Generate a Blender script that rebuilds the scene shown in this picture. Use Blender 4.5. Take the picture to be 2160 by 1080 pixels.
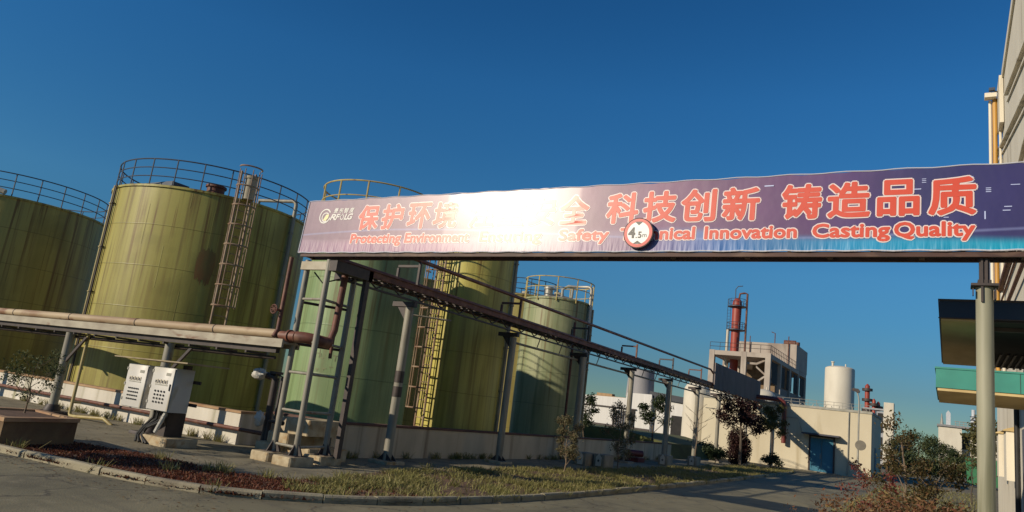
import bpy, bmesh, math, random
from mathutils import Vector, Matrix
import numpy as np
for o in list(bpy.data.objects): bpy.data.objects.remove(o)
C = bpy.context.scene.collection
R = math.radians

# ------------------------------------------------------------------ camera
PITCH, ROLL, YAW = R(11.72), R(7.24), R(32)
fh = Vector((-math.sin(YAW), math.cos(YAW), 0)); r0 = Vector((math.cos(YAW), math.sin(YAW), 0)); up = Vector((0, 0, 1))
fwd = math.cos(PITCH) * fh + math.sin(PITCH) * up
u0 = -math.sin(PITCH) * fh + math.cos(PITCH) * up
cr = math.cos(ROLL) * r0 + math.sin(ROLL) * u0
cu = -math.sin(ROLL) * r0 + math.cos(ROLL) * u0
cam = bpy.data.cameras.new("camera"); co = bpy.data.objects.new("camera", cam); C.objects.link(co)
M = Matrix((cr, cu, -fwd)).transposed().to_4x4(); M.translation = Vector((0, 0, 2.0)); co.matrix_world = M
cam.sensor_fit = 'HORIZONTAL'; cam.sensor_width = 36; cam.lens = 36 * 1514 / 2160
cam.clip_start = 0.1; cam.clip_end = 5000
bpy.context.scene.camera = co

# ------------------------------------------------------------------ sky and sun
SUN_AZ, SUN_EL = R(32.5), R(22.6)
sv = Vector((-math.sin(SUN_AZ) * math.cos(SUN_EL), -math.cos(SUN_AZ) * math.cos(SUN_EL), math.sin(SUN_EL)))
w = bpy.data.worlds.new("World"); bpy.context.scene.world = w; w.use_nodes = True
nt = w.node_tree; bg = nt.nodes['Background']
sky = nt.nodes.new('ShaderNodeTexSky'); sky.sky_type = 'NISHITA'; sky.sun_disc = False
sky.sun_elevation = SUN_EL; sky.sun_rotation = math.atan2(sv.x, sv.y)
sky.air_density = 0.8; sky.dust_density = 0.0; sky.ozone_density = 4.0; sky.altitude = 0
hs = nt.nodes.new('ShaderNodeHueSaturation'); hs.inputs['Saturation'].default_value = 1.24
nt.links.new(sky.outputs[0], hs.inputs['Color']); gco = nt.nodes.new('ShaderNodeTexCoord'); gse = nt.nodes.new('ShaderNodeSeparateXYZ'); gra = nt.nodes.new('ShaderNodeValToRGB'); gmx = nt.nodes.new('ShaderNodeMix'); gmx.data_type = 'RGBA'; gmx.blend_type = 'MULTIPLY'; gmx.inputs[0].default_value = 1
ge = gra.color_ramp.elements; ge[0].position = 0.0; ge[0].color = (.27, .32, .27, 1); ge[1].position = .62; ge[1].color = (.74, .78, .82, 1)
for p_, c_ in ((.07, (.38, .41, .37)), (.155, (.58, .67, .60)), (.21, (.80, .83, .72)), (.42, (.92, .96, .92))): gq = ge.new(p_); gq.color = (*c_, 1)
nt.links.new(gco.outputs['Generated'], gse.inputs[0]); nt.links.new(gse.outputs[2], gra.inputs[0]); nt.links.new(hs.outputs[0], gmx.inputs[6]); nt.links.new(gra.outputs[0], gmx.inputs[7]); nt.links.new(gmx.outputs[2], bg.inputs[0]); bg.inputs[1].default_value = 0.115
L = bpy.data.lights.new("sun", 'SUN'); L.energy = 4.4; L.angle = R(0.5); L.color = (1.0, 0.87, 0.68)
lo = bpy.data.objects.new("sun", L); C.objects.link(lo); lo.rotation_euler = sv.to_track_quat('Z', 'Y').to_euler(); lo.location = (-20, -20, 40)
vs = bpy.context.scene.view_settings; vs.view_transform = 'Standard'; vs.look = 'None'; vs.exposure = 0; vs.gamma = 1

# ------------------------------------------------------------------ materials
MATS = {}
def mat(name, c1, c2=None, rough=0.7, scale=(3, 3, 3), metal=0.0, spec=0.5, bump=0.0, bscale=30, stain=None, sscale=(1, 1, 1), slo=0.52, shi=0.7, detail=5, sheen=0):
    if name in MATS: return MATS[name]
    m = bpy.data.materials.new(name); m.use_nodes = True; MATS[name] = m
    t = m.node_tree; n = t.nodes; l = t.links; b = n['Principled BSDF']
    b.inputs['Roughness'].default_value = rough; b.inputs['Metallic'].default_value = metal
    b.inputs['Specular IOR Level'].default_value = spec
    tc = n.new('ShaderNodeTexCoord')
    def noise(sc, det=detail, d=0.0):
        mp = n.new('ShaderNodeMapping'); mp.inputs['Scale'].default_value = sc; l.new(tc.outputs['Object'], mp.inputs[0])
        x = n.new('ShaderNodeTexNoise'); x.inputs['Scale'].default_value = 1; x.inputs['Detail'].default_value = det; x.inputs['Distortion'].default_value = d
        l.new(mp.outputs[0], x.inputs[0]); return x.outputs[0]
    c2 = c2 or tuple(v * .72 for v in c1)
    cr_ = n.new('ShaderNodeValToRGB'); cr_.color_ramp.elements[0].position = .34; cr_.color_ramp.elements[1].position = .68
    cr_.color_ramp.elements[0].color = (*c2, 1); cr_.color_ramp.elements[1].color = (*c1, 1)
    l.new(noise(scale), cr_.inputs[0]); col = cr_.outputs[0]
    if stain:
        rr = n.new('ShaderNodeValToRGB'); rr.color_ramp.elements[0].position = slo; rr.color_ramp.elements[1].position = shi
        l.new(noise(sscale, 6, .4), rr.inputs[0])
        mx = n.new('ShaderNodeMix'); mx.data_type = 'RGBA'; l.new(rr.outputs[0], mx.inputs[0]); l.new(col, mx.inputs[6]); mx.inputs[7].default_value = (*stain, 1); col = mx.outputs[2]
    l.new(col, b.inputs['Base Color'])
    if bump:
        bp = n.new('ShaderNodeBump'); bp.inputs['Strength'].default_value = bump; bp.inputs['Distance'].default_value = .02
        l.new(noise((bscale,) * 3), bp.inputs['Height']); l.new(bp.outputs[0], b.inputs['Normal'])
    return m

def leafmat(name, c1, c2, c3=None):
    if name in MATS: return MATS[name]
    m = bpy.data.materials.new(name); m.use_nodes = True; MATS[name] = m
    t = m.node_tree; n = t.nodes; l = t.links; b = n['Principled BSDF']; b.inputs['Roughness'].default_value = .6; b.inputs['Specular IOR Level'].default_value = .25
    g = n.new('ShaderNodeNewGeometry'); cr_ = n.new('ShaderNodeValToRGB'); e = cr_.color_ramp.elements
    e[0].color = (*c1, 1); e[1].color = (*c2, 1)
    if c3: x = e.new(.8); x.color = (*c2, 1); e[2].color = (*c3, 1)
    l.new(g.outputs['Random Per Island'], cr_.inputs[0]); l.new(cr_.outputs[0], b.inputs['Base Color'])
    tr = n.new('ShaderNodeBsdfTranslucent'); l.new(cr_.outputs[0], tr.inputs[0]); mx = n.new('ShaderNodeMixShader'); mx.inputs[0].default_value = .25
    l.new(b.outputs[0], mx.inputs[1]); l.new(tr.outputs[0], mx.inputs[2]); l.new(mx.outputs[0], n['Material Output'].inputs[0])
    return m

# tank laminate: vertical streaks of two tones with run-down stains
def tankmat(name, c1, c2, st, rustc=(.13, .06, .022)):
    m = mat(name, c1, c2, rough=.48, scale=(2.2, 2.2, .08), stain=st, sscale=(4.5, 4.5, .14), slo=.50, shi=.74, spec=.3, detail=9)
    t = m.node_tree; n = t.nodes; l = t.links; b = n['Principled BSDF']; tc = n['Texture Coordinate']; col = b.inputs['Base Color'].links[0].from_socket
    def nz(sc, det=5, dist=0):
        mp = n.new('ShaderNodeMapping'); mp.inputs['Scale'].default_value = sc; l.new(tc.outputs['Object'], mp.inputs[0]); x = n.new('ShaderNodeTexNoise'); x.inputs['Scale'].default_value = 1; x.inputs['Detail'].default_value = det; x.inputs['Distortion'].default_value = dist; l.new(mp.outputs[0], x.inputs[0]); return x.outputs[0]
    def mr(v, a, b_, c=0., d=1.):
        q = n.new('ShaderNodeMapRange'); q.inputs[1].default_value, q.inputs[2].default_value, q.inputs[3].default_value, q.inputs[4].default_value = a, b_, c, d; l.new(v, q.inputs[0]); return q.outputs[0]
    def op(o, a, b_):
        q = n.new('ShaderNodeMath'); q.operation = o
        for k, v in enumerate((a, b_)):
            if isinstance(v, (int, float)): q.inputs[k].default_value = v
            else: l.new(v, q.inputs[k])
        return q.outputs[0]
    def mixc(f, a, b_):
        q = n.new('ShaderNodeMix'); q.data_type = 'RGBA'; l.new(f, q.inputs[0]); l.new(a, q.inputs[6])
        if isinstance(b_, tuple): q.inputs[7].default_value = (*b_, 1)
        else: l.new(b_, q.inputs[7])
        return q.outputs[2]
    sx = n.new('ShaderNodeSeparateXYZ'); l.new(tc.outputs['Object'], sx.inputs[0]); Z = sx.outputs[2]
    # narrow run-down streaks, stronger towards the top and in broken lengths
    runs = op('MULTIPLY', mr(nz((7, 7, .16), 6, .3), .54, .62), mr(nz((1.2, 1.2, .30), 3), .38, .56)); runs = op('MULTIPLY', runs, mr(Z, 1.5, 8.2, .25, .85))
    col = mixc(runs, col, rustc)
    col = mixc(op('MULTIPLY', mr(nz((.55, .55, .4), 5, .6), .50, .68), .55), col, tuple(.62 * v for v in c2))      # broad mottled patches
    # laps between courses: a thin dark line with a small step
    zz = op('ADD', Z, op('MULTIPLY', nz((.6, .6, .2), 2), .06)); fr = op('FRACT', op('DIVIDE', zz, 1.52), 0); lap = mr(op('ABSOLUTE', op('SUBTRACT', fr, .5), 0), .0, .014, .75, 0)
    an = op('ADD', op('DIVIDE', op('ARCTAN2', sx.outputs[1], sx.outputs[0]), .62), op('MULTIPLY', op('FLOOR', op('DIVIDE', zz, 1.52), 0), .37)); vf = mr(op('ABSOLUTE', op('SUBTRACT', op('FRACT', an, 0), .5), 0), .0, .010, .5, 0); lap = op('MAXIMUM', lap, vf)
    col = mixc(lap, col, tuple(.45 * v for v in c2)); l.new(col, b.inputs['Base Color'])
    hgt = op('ADD', op('MULTIPLY', lap, .7), op('ADD', op('MULTIPLY', nz((9, 9, 9), 3), .12), op('MULTIPLY', nz((.8, .8, .5), 2), 1.6)))
    bm_ = n.new('ShaderNodeBump'); bm_.inputs['Strength'].default_value = .35; bm_.inputs['Distance'].default_value = .03; l.new(hgt, bm_.inputs['Height']); l.new(bm_.outputs[0], b.inputs['Normal'])
    return m

steel = mat('grey_paint', (.30, .28, .22), (.20, .18, .14), rough=.5, scale=(6, 6, 1.2), stain=(.16, .08, .04), sscale=(5, 5, 2), slo=.62, shi=.75)
rust = mat('rusty_brown_steel', (.16, .055, .032), (.085, .032, .022), rough=.65, scale=(5, 5, 5), stain=(.20, .10, .06), sscale=(3, 3, 3))
darksteel = mat('dark_steel', (.06, .042, .036), (.035, .026, .024), rough=.6, scale=(6, 6, 6))
rustpipe = mat('rust_red_pipe', (.19, .070, .04), (.11, .042, .028), rough=.55, scale=(4, 4, 4), stain=(.28, .16, .10), sscale=(2, 2, 2))
bluerail = mat('slate_rail_paint', (.055, .075, .11), (.04, .05, .07), rough=.5)
yelrail = mat('yellow_rail_paint', (.52, .42, .14), (.40, .30, .12), rough=.5, stain=(.2, .13, .07), sscale=(4, 4, 4), slo=.58)
concrete = mat('concrete', (.30, .26, .19), (.20, .17, .12), rough=.9, scale=(2, 2, 2), bump=.3, bscale=25, stain=(.12, .10, .07), sscale=(1.2, 1.2, 1.2), slo=.55, shi=.8)
padmat = mat('yellowed_concrete', (.48, .40, .26), (.32, .25, .15), rough=.9, scale=(5, 5, 5), bump=.4, bscale=30, stain=(.30, .17, .06), sscale=(4, 4, 4))
white = mat('white_paint', (.62, .57, .46), (.54, .49, .39), rough=.62, scale=(1, 1, .4))
black = mat('black_rubber', (.02, .02, .02), (.012, .012, .012), rough=.6)
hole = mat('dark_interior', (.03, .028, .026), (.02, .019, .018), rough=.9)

# ------------------------------------------------------------------ mesh helpers
class MB:
    def __init__(s): s.v = []; s.f = []; s.g = []
    def add(s, vs_, fs):
        k = len(s.v); s.g.append((k, len(s.f))); s.v += [tuple(x) for x in vs_]; s.f += [tuple(i + k for i in f) for f in fs]; return s
    def box(s, x0, x1, y0, y1, z0, z1):
        return s.add([(x0, y0, z0), (x1, y0, z0), (x1, y1, z0), (x0, y1, z0), (x0, y0, z1), (x1, y0, z1), (x1, y1, z1), (x0, y1, z1)],
                     [(3, 2, 1, 0), (4, 5, 6, 7), (0, 1, 5, 4), (1, 2, 6, 5), (2, 3, 7, 6), (3, 0, 4, 7)])
    def bbox(s, x0, x1, y0, y1, z0, z1, b=.02):  # box with chamfered upright edges and top
        P = [(x0 + b, y0), (x1 - b, y0), (x1, y0 + b), (x1, y1 - b), (x1 - b, y1), (x0 + b, y1), (x0, y1 - b), (x0, y0 + b)]
        Q = [(min(max(x, x0 + b), x1 - b), min(max(y, y0 + b), y1 - b)) for x, y in P]
        v = [(x, y, z0) for x, y in P] + [(x, y, z1 - b) for x, y in P] + [(x * .999 + .001 * (x0 + x1) / 2 + (.6 * b if x < (x0 + x1) / 2 else -.6 * b) * (abs(x - x0) < 1e-6 or abs(x - x1) < 1e-6), y + (.6 * b if y < (y0 + y1) / 2 else -.6 * b) * (abs(y - y0) < 1e-6 or abs(y - y1) < 1e-6), z1) for x, y in P]
        f = [tuple(range(7, -1, -1)), tuple(range(16, 24))]
        for k in (0, 8):
            for i in range(8): j = (i + 1) % 8; f.append((k + i, k + j, k + 8 + j, k + 8 + i))
        return s.add(v, f)
    def tube(s, pts, r, n=10, cap=True):
        pts = [Vector(p) for p in pts]; m = len(pts); rs = r if isinstance(r, (list, tuple)) else [r] * m
        v = []; ref = None
        for i, p in enumerate(pts):
            d = (pts[min(i + 1, m - 1)] - pts[max(i - 1, 0)]).normalized()
            if ref is None: ref = Vector((0, 0, 1)) if abs(d.z) < .9 else Vector((1, 0, 0))
            a = d.cross(ref).normalized(); b = a.cross(d).normalized(); ref = b
            for k in range(n):
                t = 2 * math.pi * k / n; v.append(p + (a * math.cos(t) + b * math.sin(t)) * rs[i])
        f = [(i * n + k, i * n + (k + 1) % n, (i + 1) * n + (k + 1) % n, (i + 1) * n + k) for i in range(m - 1) for k in range(n)]
        if cap: f += [tuple(range(n - 1, -1, -1)), tuple((m - 1) * n + k for k in range(n))]
        return s.add(v, f)
    def lathe(s, cx, cy, prof, n=64, cap=True):
        v = [(cx + r * math.cos(2 * math.pi * k / n), cy + r * math.sin(2 * math.pi * k / n), z) for r, z in prof for k in range(n)]
        m = len(prof); f = [(i * n + k, i * n + (k + 1) % n, (i + 1) * n + (k + 1) % n, (i + 1) * n + k) for i in range(m - 1) for k in range(n)]
        if cap: f += [tuple(range(n - 1, -1, -1)), tuple((m - 1) * n + k for k in range(n))]
        return s.add(v, f)
    def arc(s, cx, cy, r, z, a0, a1, rr, n=48, full=False):
        pts = [(cx + r * math.cos(R(a0 + (a1 - a0) * i / n)), cy + r * math.sin(R(a0 + (a1 - a0) * i / n)), z) for i in range(n + 1)]
        return s.tube(pts, rr, 6)
    def prism(s, poly, axis, a0, a1):  # poly in the two other axes, extruded along axis
        def pt(p, a): return (a, p[0], p[1]) if axis == 0 else (p[0], a, p[1]) if axis == 1 else (p[0], p[1], a)
        n = len(poly); v = [pt(p, a0) for p in poly] + [pt(p, a1) for p in poly]
        return s.add(v, [tuple(range(n - 1, -1, -1)), tuple(range(n, 2 * n))] + [(i, (i + 1) % n, n + (i + 1) % n, n + i) for i in range(n)])

BASE = {}
def link(o): C.objects.link(o); return o
def settag(o, label, cat, group=None):
    if label: o['label'] = label
    if cat: o['category'] = cat
    if group: o['group'] = group
    return o
def thing(name, label, cat, loc=(0, 0, 0), group=None):
    o = link(bpy.data.objects.new(name, None)); o.location = loc; o.empty_display_size = .2; BASE[o.name] = Vector(loc)
    return settag(o, label, cat, group)
def obj(name, mb, m, parent=None, loc=None, label=None, cat=None, group=None, kind=None, smooth=True, angle=40):
    base = BASE[parent.name] if parent else Vector(loc or (0, 0, 0))
    me = bpy.data.meshes.new(name)
    if isinstance(mb, MB): v, f = mb.v, mb.f
    else: v, f = mb
    me.from_pydata([(p[0] - base.x, p[1] - base.y, p[2] - base.z) for p in v], [], f); me.update()
    bm = bmesh.new(); bm.from_mesh(me); 
    if isinstance(mb, MB): bmesh.ops.recalc_face_normals(bm, faces=bm.faces)
    bm.to_mesh(me); bm.free()
    for mm in (m if isinstance(m, (list, tuple)) else [m]): me.materials.append(mm)
    if smooth and isinstance(mb, MB):
        me.polygons.foreach_set('use_smooth', [True] * len(me.polygons)); me.set_sharp_from_angle(angle=R(angle))
    o = link(bpy.data.objects.new(name, me)); BASE[o.name] = base
    if parent: o.parent = parent
    else: o.location = base
    if kind: o['kind'] = kind
    return settag(o, label, cat, group)
def objs(name, mb, m, parent):  # each shape added to mb becomes a part of its own
    for (a, fa), (b, fb) in zip(mb.g, mb.g[1:] + [(len(mb.v), len(mb.f))]):
        q = MB(); q.add(mb.v[a:b], [tuple(i - a for i in f) for f in mb.f[fa:fb]]); o = obj(name, q, m, parent)
    return o
def dup(root, loc, label=None):
    r = root.copy(); C.objects.link(r); r.location = loc
    if label: r['label'] = label
    for ch in list(root.children):
        c = ch.copy(); C.objects.link(c); c.parent = r
        for g in ch.children: d = g.copy(); C.objects.link(d); d.parent = c
    return r

# ------------------------------------------------------------------ ground, road, kerb
earth = mat('dry_earth', (.20, .165, .10), (.13, .11, .065), rough=.95, scale=(.4, .4, .4), bump=.5, bscale=6)
roadm = mat('worn_concrete_road', (.215, .190, .110), (.145, .130, .078), rough=.85, scale=(.35, .22, 1), bump=.35, bscale=40, stain=(.25, .22, .135), sscale=(.5, .25, 1), slo=.5, shi=.8)
apronm = mat('concrete_apron', (.25, .215, .14), (.18, .155, .10), rough=.9, scale=(.6, .6, 1), bump=.4, bscale=30, stain=(.13, .115, .075), sscale=(.8, .8, 1), slo=.52, shi=.75)
def weather_road(m):
    t = m.node_tree; n = t.nodes; l = t.links; b = n['Principled BSDF']; tc = n['Texture Coordinate']; col = b.inputs['Base Color'].links[0].from_socket
    def mapping(sc): mp = n.new('ShaderNodeMapping'); mp.inputs['Scale'].default_value = sc; l.new(tc.outputs['Object'], mp.inputs[0]); return mp.outputs[0]
    def mr(v, a, b_, c=0., d=1.): q = n.new('ShaderNodeMapRange'); q.inputs[1].default_value, q.inputs[2].default_value, q.inputs[3].default_value, q.inputs[4].default_value = a, b_, c, d; l.new(v, q.inputs[0]); return q.outputs[0]
    def noise(sc, det=4, dist=0): x = n.new('ShaderNodeTexNoise'); x.inputs['Scale'].default_value = 1; x.inputs['Detail'].default_value = det; x.inputs['Distortion'].default_value = dist; l.new(mapping(sc), x.inputs[0]); return x.outputs[0]
    def mixc(f, a, c): q = n.new('ShaderNodeMix'); q.data_type = 'RGBA'; l.new(f, q.inputs[0]); l.new(a, q.inputs[6]); q.inputs[7].default_value = (*c, 1); return q.outputs[2]
    wx = n.new('ShaderNodeVectorMath'); wx.operation = 'ADD'; nx_ = n.new('ShaderNodeTexNoise'); nx_.inputs['Scale'].default_value = 1.1; nx_.inputs['Detail'].default_value = 5; l.new(tc.outputs['Object'], nx_.inputs[0]); l.new(mapping((.30, .22, 1)), wx.inputs[0]); sc_ = n.new('ShaderNodeVectorMath'); sc_.operation = 'SCALE'; sc_.inputs[3].default_value = .35; l.new(nx_.outputs['Color'], sc_.inputs[0]); l.new(sc_.outputs[0], wx.inputs[1])
    v = n.new('ShaderNodeTexVoronoi'); v.feature = 'DISTANCE_TO_EDGE'; v.inputs['Scale'].default_value = 1; l.new(wx.outputs[0], v.inputs[0])
    col = mixc(mr(noise((.9, .5, 1), 5, 1.0), .50, .66, 0, .55), col, (.10, .088, .055))
    col = mixc(mr(noise((3.5, 3.5, 1), 5), .55, .72, 0, .5), col, (.27, .235, .15))
    col = mixc(mr(noise((.16, 2.2, 1), 3), .55, .7, 0, .35), col, (.085, .078, .055))
    col = mixc(mr(v.outputs['Distance'], .0, .012, .75, 0), col, (.05, .043, .03)); l.new(col, b.inputs['Base Color'])
weather_road(roadm); weather_road(apronm)
gm = MB().add([(-1500, -300, 0), (1500, -300, 0), (1500, 2500, 0), (-1500, 2500, 0)], [(0, 1, 2, 3)])
obj('ground', gm, earth, kind='structure', smooth=False)
K = [(-26, 7.3), (-18, 6.85), (-14.93, 7.09), (-12.94, 7.33), (-11.35, 7.62), (-10.16, 8.13), (-9.42, 8.9), (-8.85, 9.85), (-8.42, 11.0), (-8.1, 12.8), (-7.88, 15.5), (-7.8, 19.5), (-7.85, 25), (-8.0, 33), (-8.25, 42), (-8.5, 50), (-8.9, 54)]
def smoothline(P, k=6):
    out = []
    for i in range(len(P) - 1):
        p0, p1, p2, p3 = P[max(i - 1, 0)], P[i], P[i + 1], P[min(i + 2, len(P) - 1)]
        for j in range(k):
            t = j / k
            out.append(tuple(.5 * ((2 * p1[a]) + (-p0[a] + p2[a]) * t + (2 * p0[a] - 5 * p1[a] + 4 * p2[a] - p3[a]) * t * t + (-p0[a] + 3 * p1[a] - 3 * p2[a] + p3[a]) * t ** 3) for a in (0, 1)))
    return out + [P[-1]]
KS = smoothline(K)
road = [(-80, -60), (6, -60), (6, 5), (3.2, 8), (-2.6, 14), (-3.0, 30), (-3.4, 44), (-3.6, 58), (-2, 66), (0.5, 90), (.5, 300), (-3, 300), (-3.2, 70), (-4.6, 60.4), (-17, 60.2), (-17, 54)] + [tuple(p) for p in reversed(KS)] + [(-80, 7.6)]
obj('road', MB().add([(x, y, .006) for x, y in road], [tuple(range(len(road)))]), roadm, kind='structure', smooth=False)
IN = [(-18.0, 8.95), (-15.9, 9.25), (-14.21, 9.76), (-12.90, 9.85), (-11.97, 10.04), (-11.22, 10.46), (-10.91, 11.45), (-11.5, 12.5), (-11.88, 15.1), (-12.0, 18.7), (-11.85, 22.8), (-11.6, 28), (-11.6, 44), (-11.6, 53)]
apron = [(-60, 7.5), (-26, 7.42)] + IN + [(-17.0, 54.0), (-17, 60.2), (-17, 80), (-60, 80)]
apron = [(-60, 8.95)] + IN + [(-17, 53.6), (-17, 80), (-60, 80)]
obj('pavement', MB().add([(x, y, .012) for x, y in apron], [tuple(range(len(apron)))]), apronm, kind='structure', smooth=False)
# kerb stones laid along the road edge
kerbm = mat('kerb_concrete', (.34, .30, .20), (.22, .19, .13), rough=.9, scale=(2, 2, 2), bump=.4, bscale=30, stain=(.15, .125, .085), sscale=(1.5, 1.5, 1.5))
kb = MB(); acc = 0; seg = []; rnd = random.Random(4)
dense = smoothline(K, 40); cur = [dense[0]]; ln = 0
for a, b in zip(dense, dense[1:]):
    ln += math.dist(a, b); cur.append(b)
    if ln > .98: seg.append(cur); cur = [b]; ln = 0
for cu_ in seg:
    a, b = Vector((*cu_[0], 0)), Vector((*cu_[-1], 0)); d = (b - a).normalized(); nrm = Vector((-d.y, d.x, 0)); a = a + d * .012; b = b - d * .012
    if nrm.dot(Vector((-1, 1, 0))) < 0: nrm = -nrm
    h = .13 + rnd.uniform(-.012, .012); o_ = rnd.uniform(-.012, .012); hb = h - .03
    A, B = a + nrm * o_, b + nrm * o_
    v = [A, B, B + nrm * .14, A + nrm * .14]; lo_ = [(p.x, p.y, -.05) for p in v]; mid = [(p.x, p.y, hb) for p in v[:2]]
    top = [(p.x + nrm.x * .03, p.y + nrm.y * .03, h) for p in v[:2]] + [(p.x, p.y, h) for p in v[2:]]
    kb.add(lo_ + mid + top, [(3, 2, 1, 0), (0, 1, 5, 4), (4, 5, 7, 6), (6, 7, 8, 9), (2, 3, 9, 8), (1, 2, 8, 7, 5), (0, 4, 6, 9, 3)])
obj('kerb', kb, kerbm, kind='structure', smooth=False)
# planted verge between kerb and apron: a soil sheet with uneven surface
soilm = mat('verge_soil', (.14, .082, .048), (.085, .048, .03), rough=.95, scale=(2, 2, 2), bump=.8, bscale=14)
def inpoly(x, y, P):
    c = False; j = len(P) - 1
    for i in range(len(P)):
        if (P[i][1] > y) != (P[j][1] > y) and x < (P[j][0] - P[i][0]) * (y - P[i][1]) / (P[j][1] - P[i][1]) + P[i][0]: c = not c
        j = i
    return c
VP = [(x, y) for x, y in KS if y < 53.6 or True] + list(reversed(IN))
VP = [p for p in KS if p[0] > -18.1] + list(reversed(IN))
inner = []
for p in VP: inner.append(p)
vm = bmesh.new(); ring = [vm.verts.new((x, y, .035)) for x, y in inner]; vm.faces.new(ring)
bmesh.ops.triangulate(vm, faces=vm.faces[:])
bmesh.ops.subdivide_edges(vm, edges=vm.edges[:], cuts=3, use_grid_fill=True)
me = bpy.data.meshes.new('verge'); 
rs = random.Random(2)
for v in vm.verts: v.co.z = .05 + rs.uniform(-.012, .02)
vm.to_mesh(me); vm.free(); me.materials.append(soilm)
vo = link(bpy.data.objects.new('soil', me)); vo['kind'] = 'structure'

def scatter(poly, n, seed, dens=None):
    r = random.Random(seed); xs = [p[0] for p in poly]; ys = [p[1] for p in poly]; out = []
    while len(out) < n:
        # near places get more, so that cover reads evenly in depth
        x = r.uniform(min(xs), max(xs)); y = min(ys) + (max(ys) - min(ys)) * r.random() ** 1.8
        if inpoly(x, y, poly) and (dens is None or r.random() < dens(x, y)): out.append((x, y))
    return out
def blades(name, pts, hmin, hmax, wd, m, seed, flat=.5, z0=.04):
    r = np.random.default_rng(seed); n = len(pts); P = np.array(pts); a = r.uniform(0, 6.283, n); h = r.uniform(hmin, hmax, n) ; ln = r.uniform(0, flat, n) * h * 2
    b = a + r.uniform(-1, 1, n); sc = wd * r.uniform(.6, 1.3, n)
    ax, ay = np.cos(a) * sc, np.sin(a) * sc; tx, ty = np.cos(b + 1.57) * ln, np.sin(b + 1.57) * ln
    V = np.zeros((n, 4, 3)); V[:, 0] = np.stack([P[:, 0] - ax, P[:, 1] - ay, np.full(n, z0)], 1); V[:, 1] = np.stack([P[:, 0] + ax, P[:, 1] + ay, np.full(n, z0)], 1)
    V[:, 2] = np.stack([P[:, 0] + tx + ax * .4, P[:, 1] + ty + ay * .4, z0 + h], 1); V[:, 3] = np.stack([P[:, 0] + tx - ax * .4, P[:, 1] + ty - ay * .4, z0 + h], 1)
    me = bpy.data.meshes.new(name); me.from_pydata(V.reshape(-1, 3).tolist(), [], [(4 * i, 4 * i + 1, 4 * i + 2, 4 * i + 3) for i in range(n)]); me.materials.append(m)
    o = link(bpy.data.objects.new(name, me)); o['kind'] = 'stuff'; return o
drygrass = leafmat('dry_grass', (.27, .23, .09), (.20, .20, .06), (.38, .31, .15))
redleaf = leafmat('dead_red_plants', (.10, .032, .018), (.17, .058, .03), (.22, .11, .05))
def patch(x, y): return .5 + .5 * math.sin(x * 3.7 + 2 * math.sin(y * 2.9)) * math.cos(y * 4.3 + math.sin(x * 5.1))
def zone_red(x, y): return (.25 + .75 * patch(x, y)) if y < 10.6 - .0 * x and x < -9.6 else (.12 if y < 12 else 0)
def zone_grass(x, y):
    s = .5 + .5 * math.sin(x * 2.1 + math.sin(y * 1.3) * 2) * math.cos(y * .9)
    return 0 if (y < 9.6 or (x < -10.2 and y < 10.9)) else max(.03, s ** 2 * (.25 + 1.1 * patch(x * .6, y * .45)))
g = blades('lawn_grass', scatter(VP, 46000, 5, zone_grass), .025, .13, .011, drygrass, 6, 1.0); settag(g, 'short dry yellow-green grass on the verge beside the road', 'grass')
g = blades('ground_cover', scatter([p for p in VP if p[1] < 13], 30000, 8, zone_red), .012, .065, .017, redleaf, 9, .9); settag(g, 'dead reddish brown bedding plants behind the curved kerb', 'ground cover')

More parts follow.
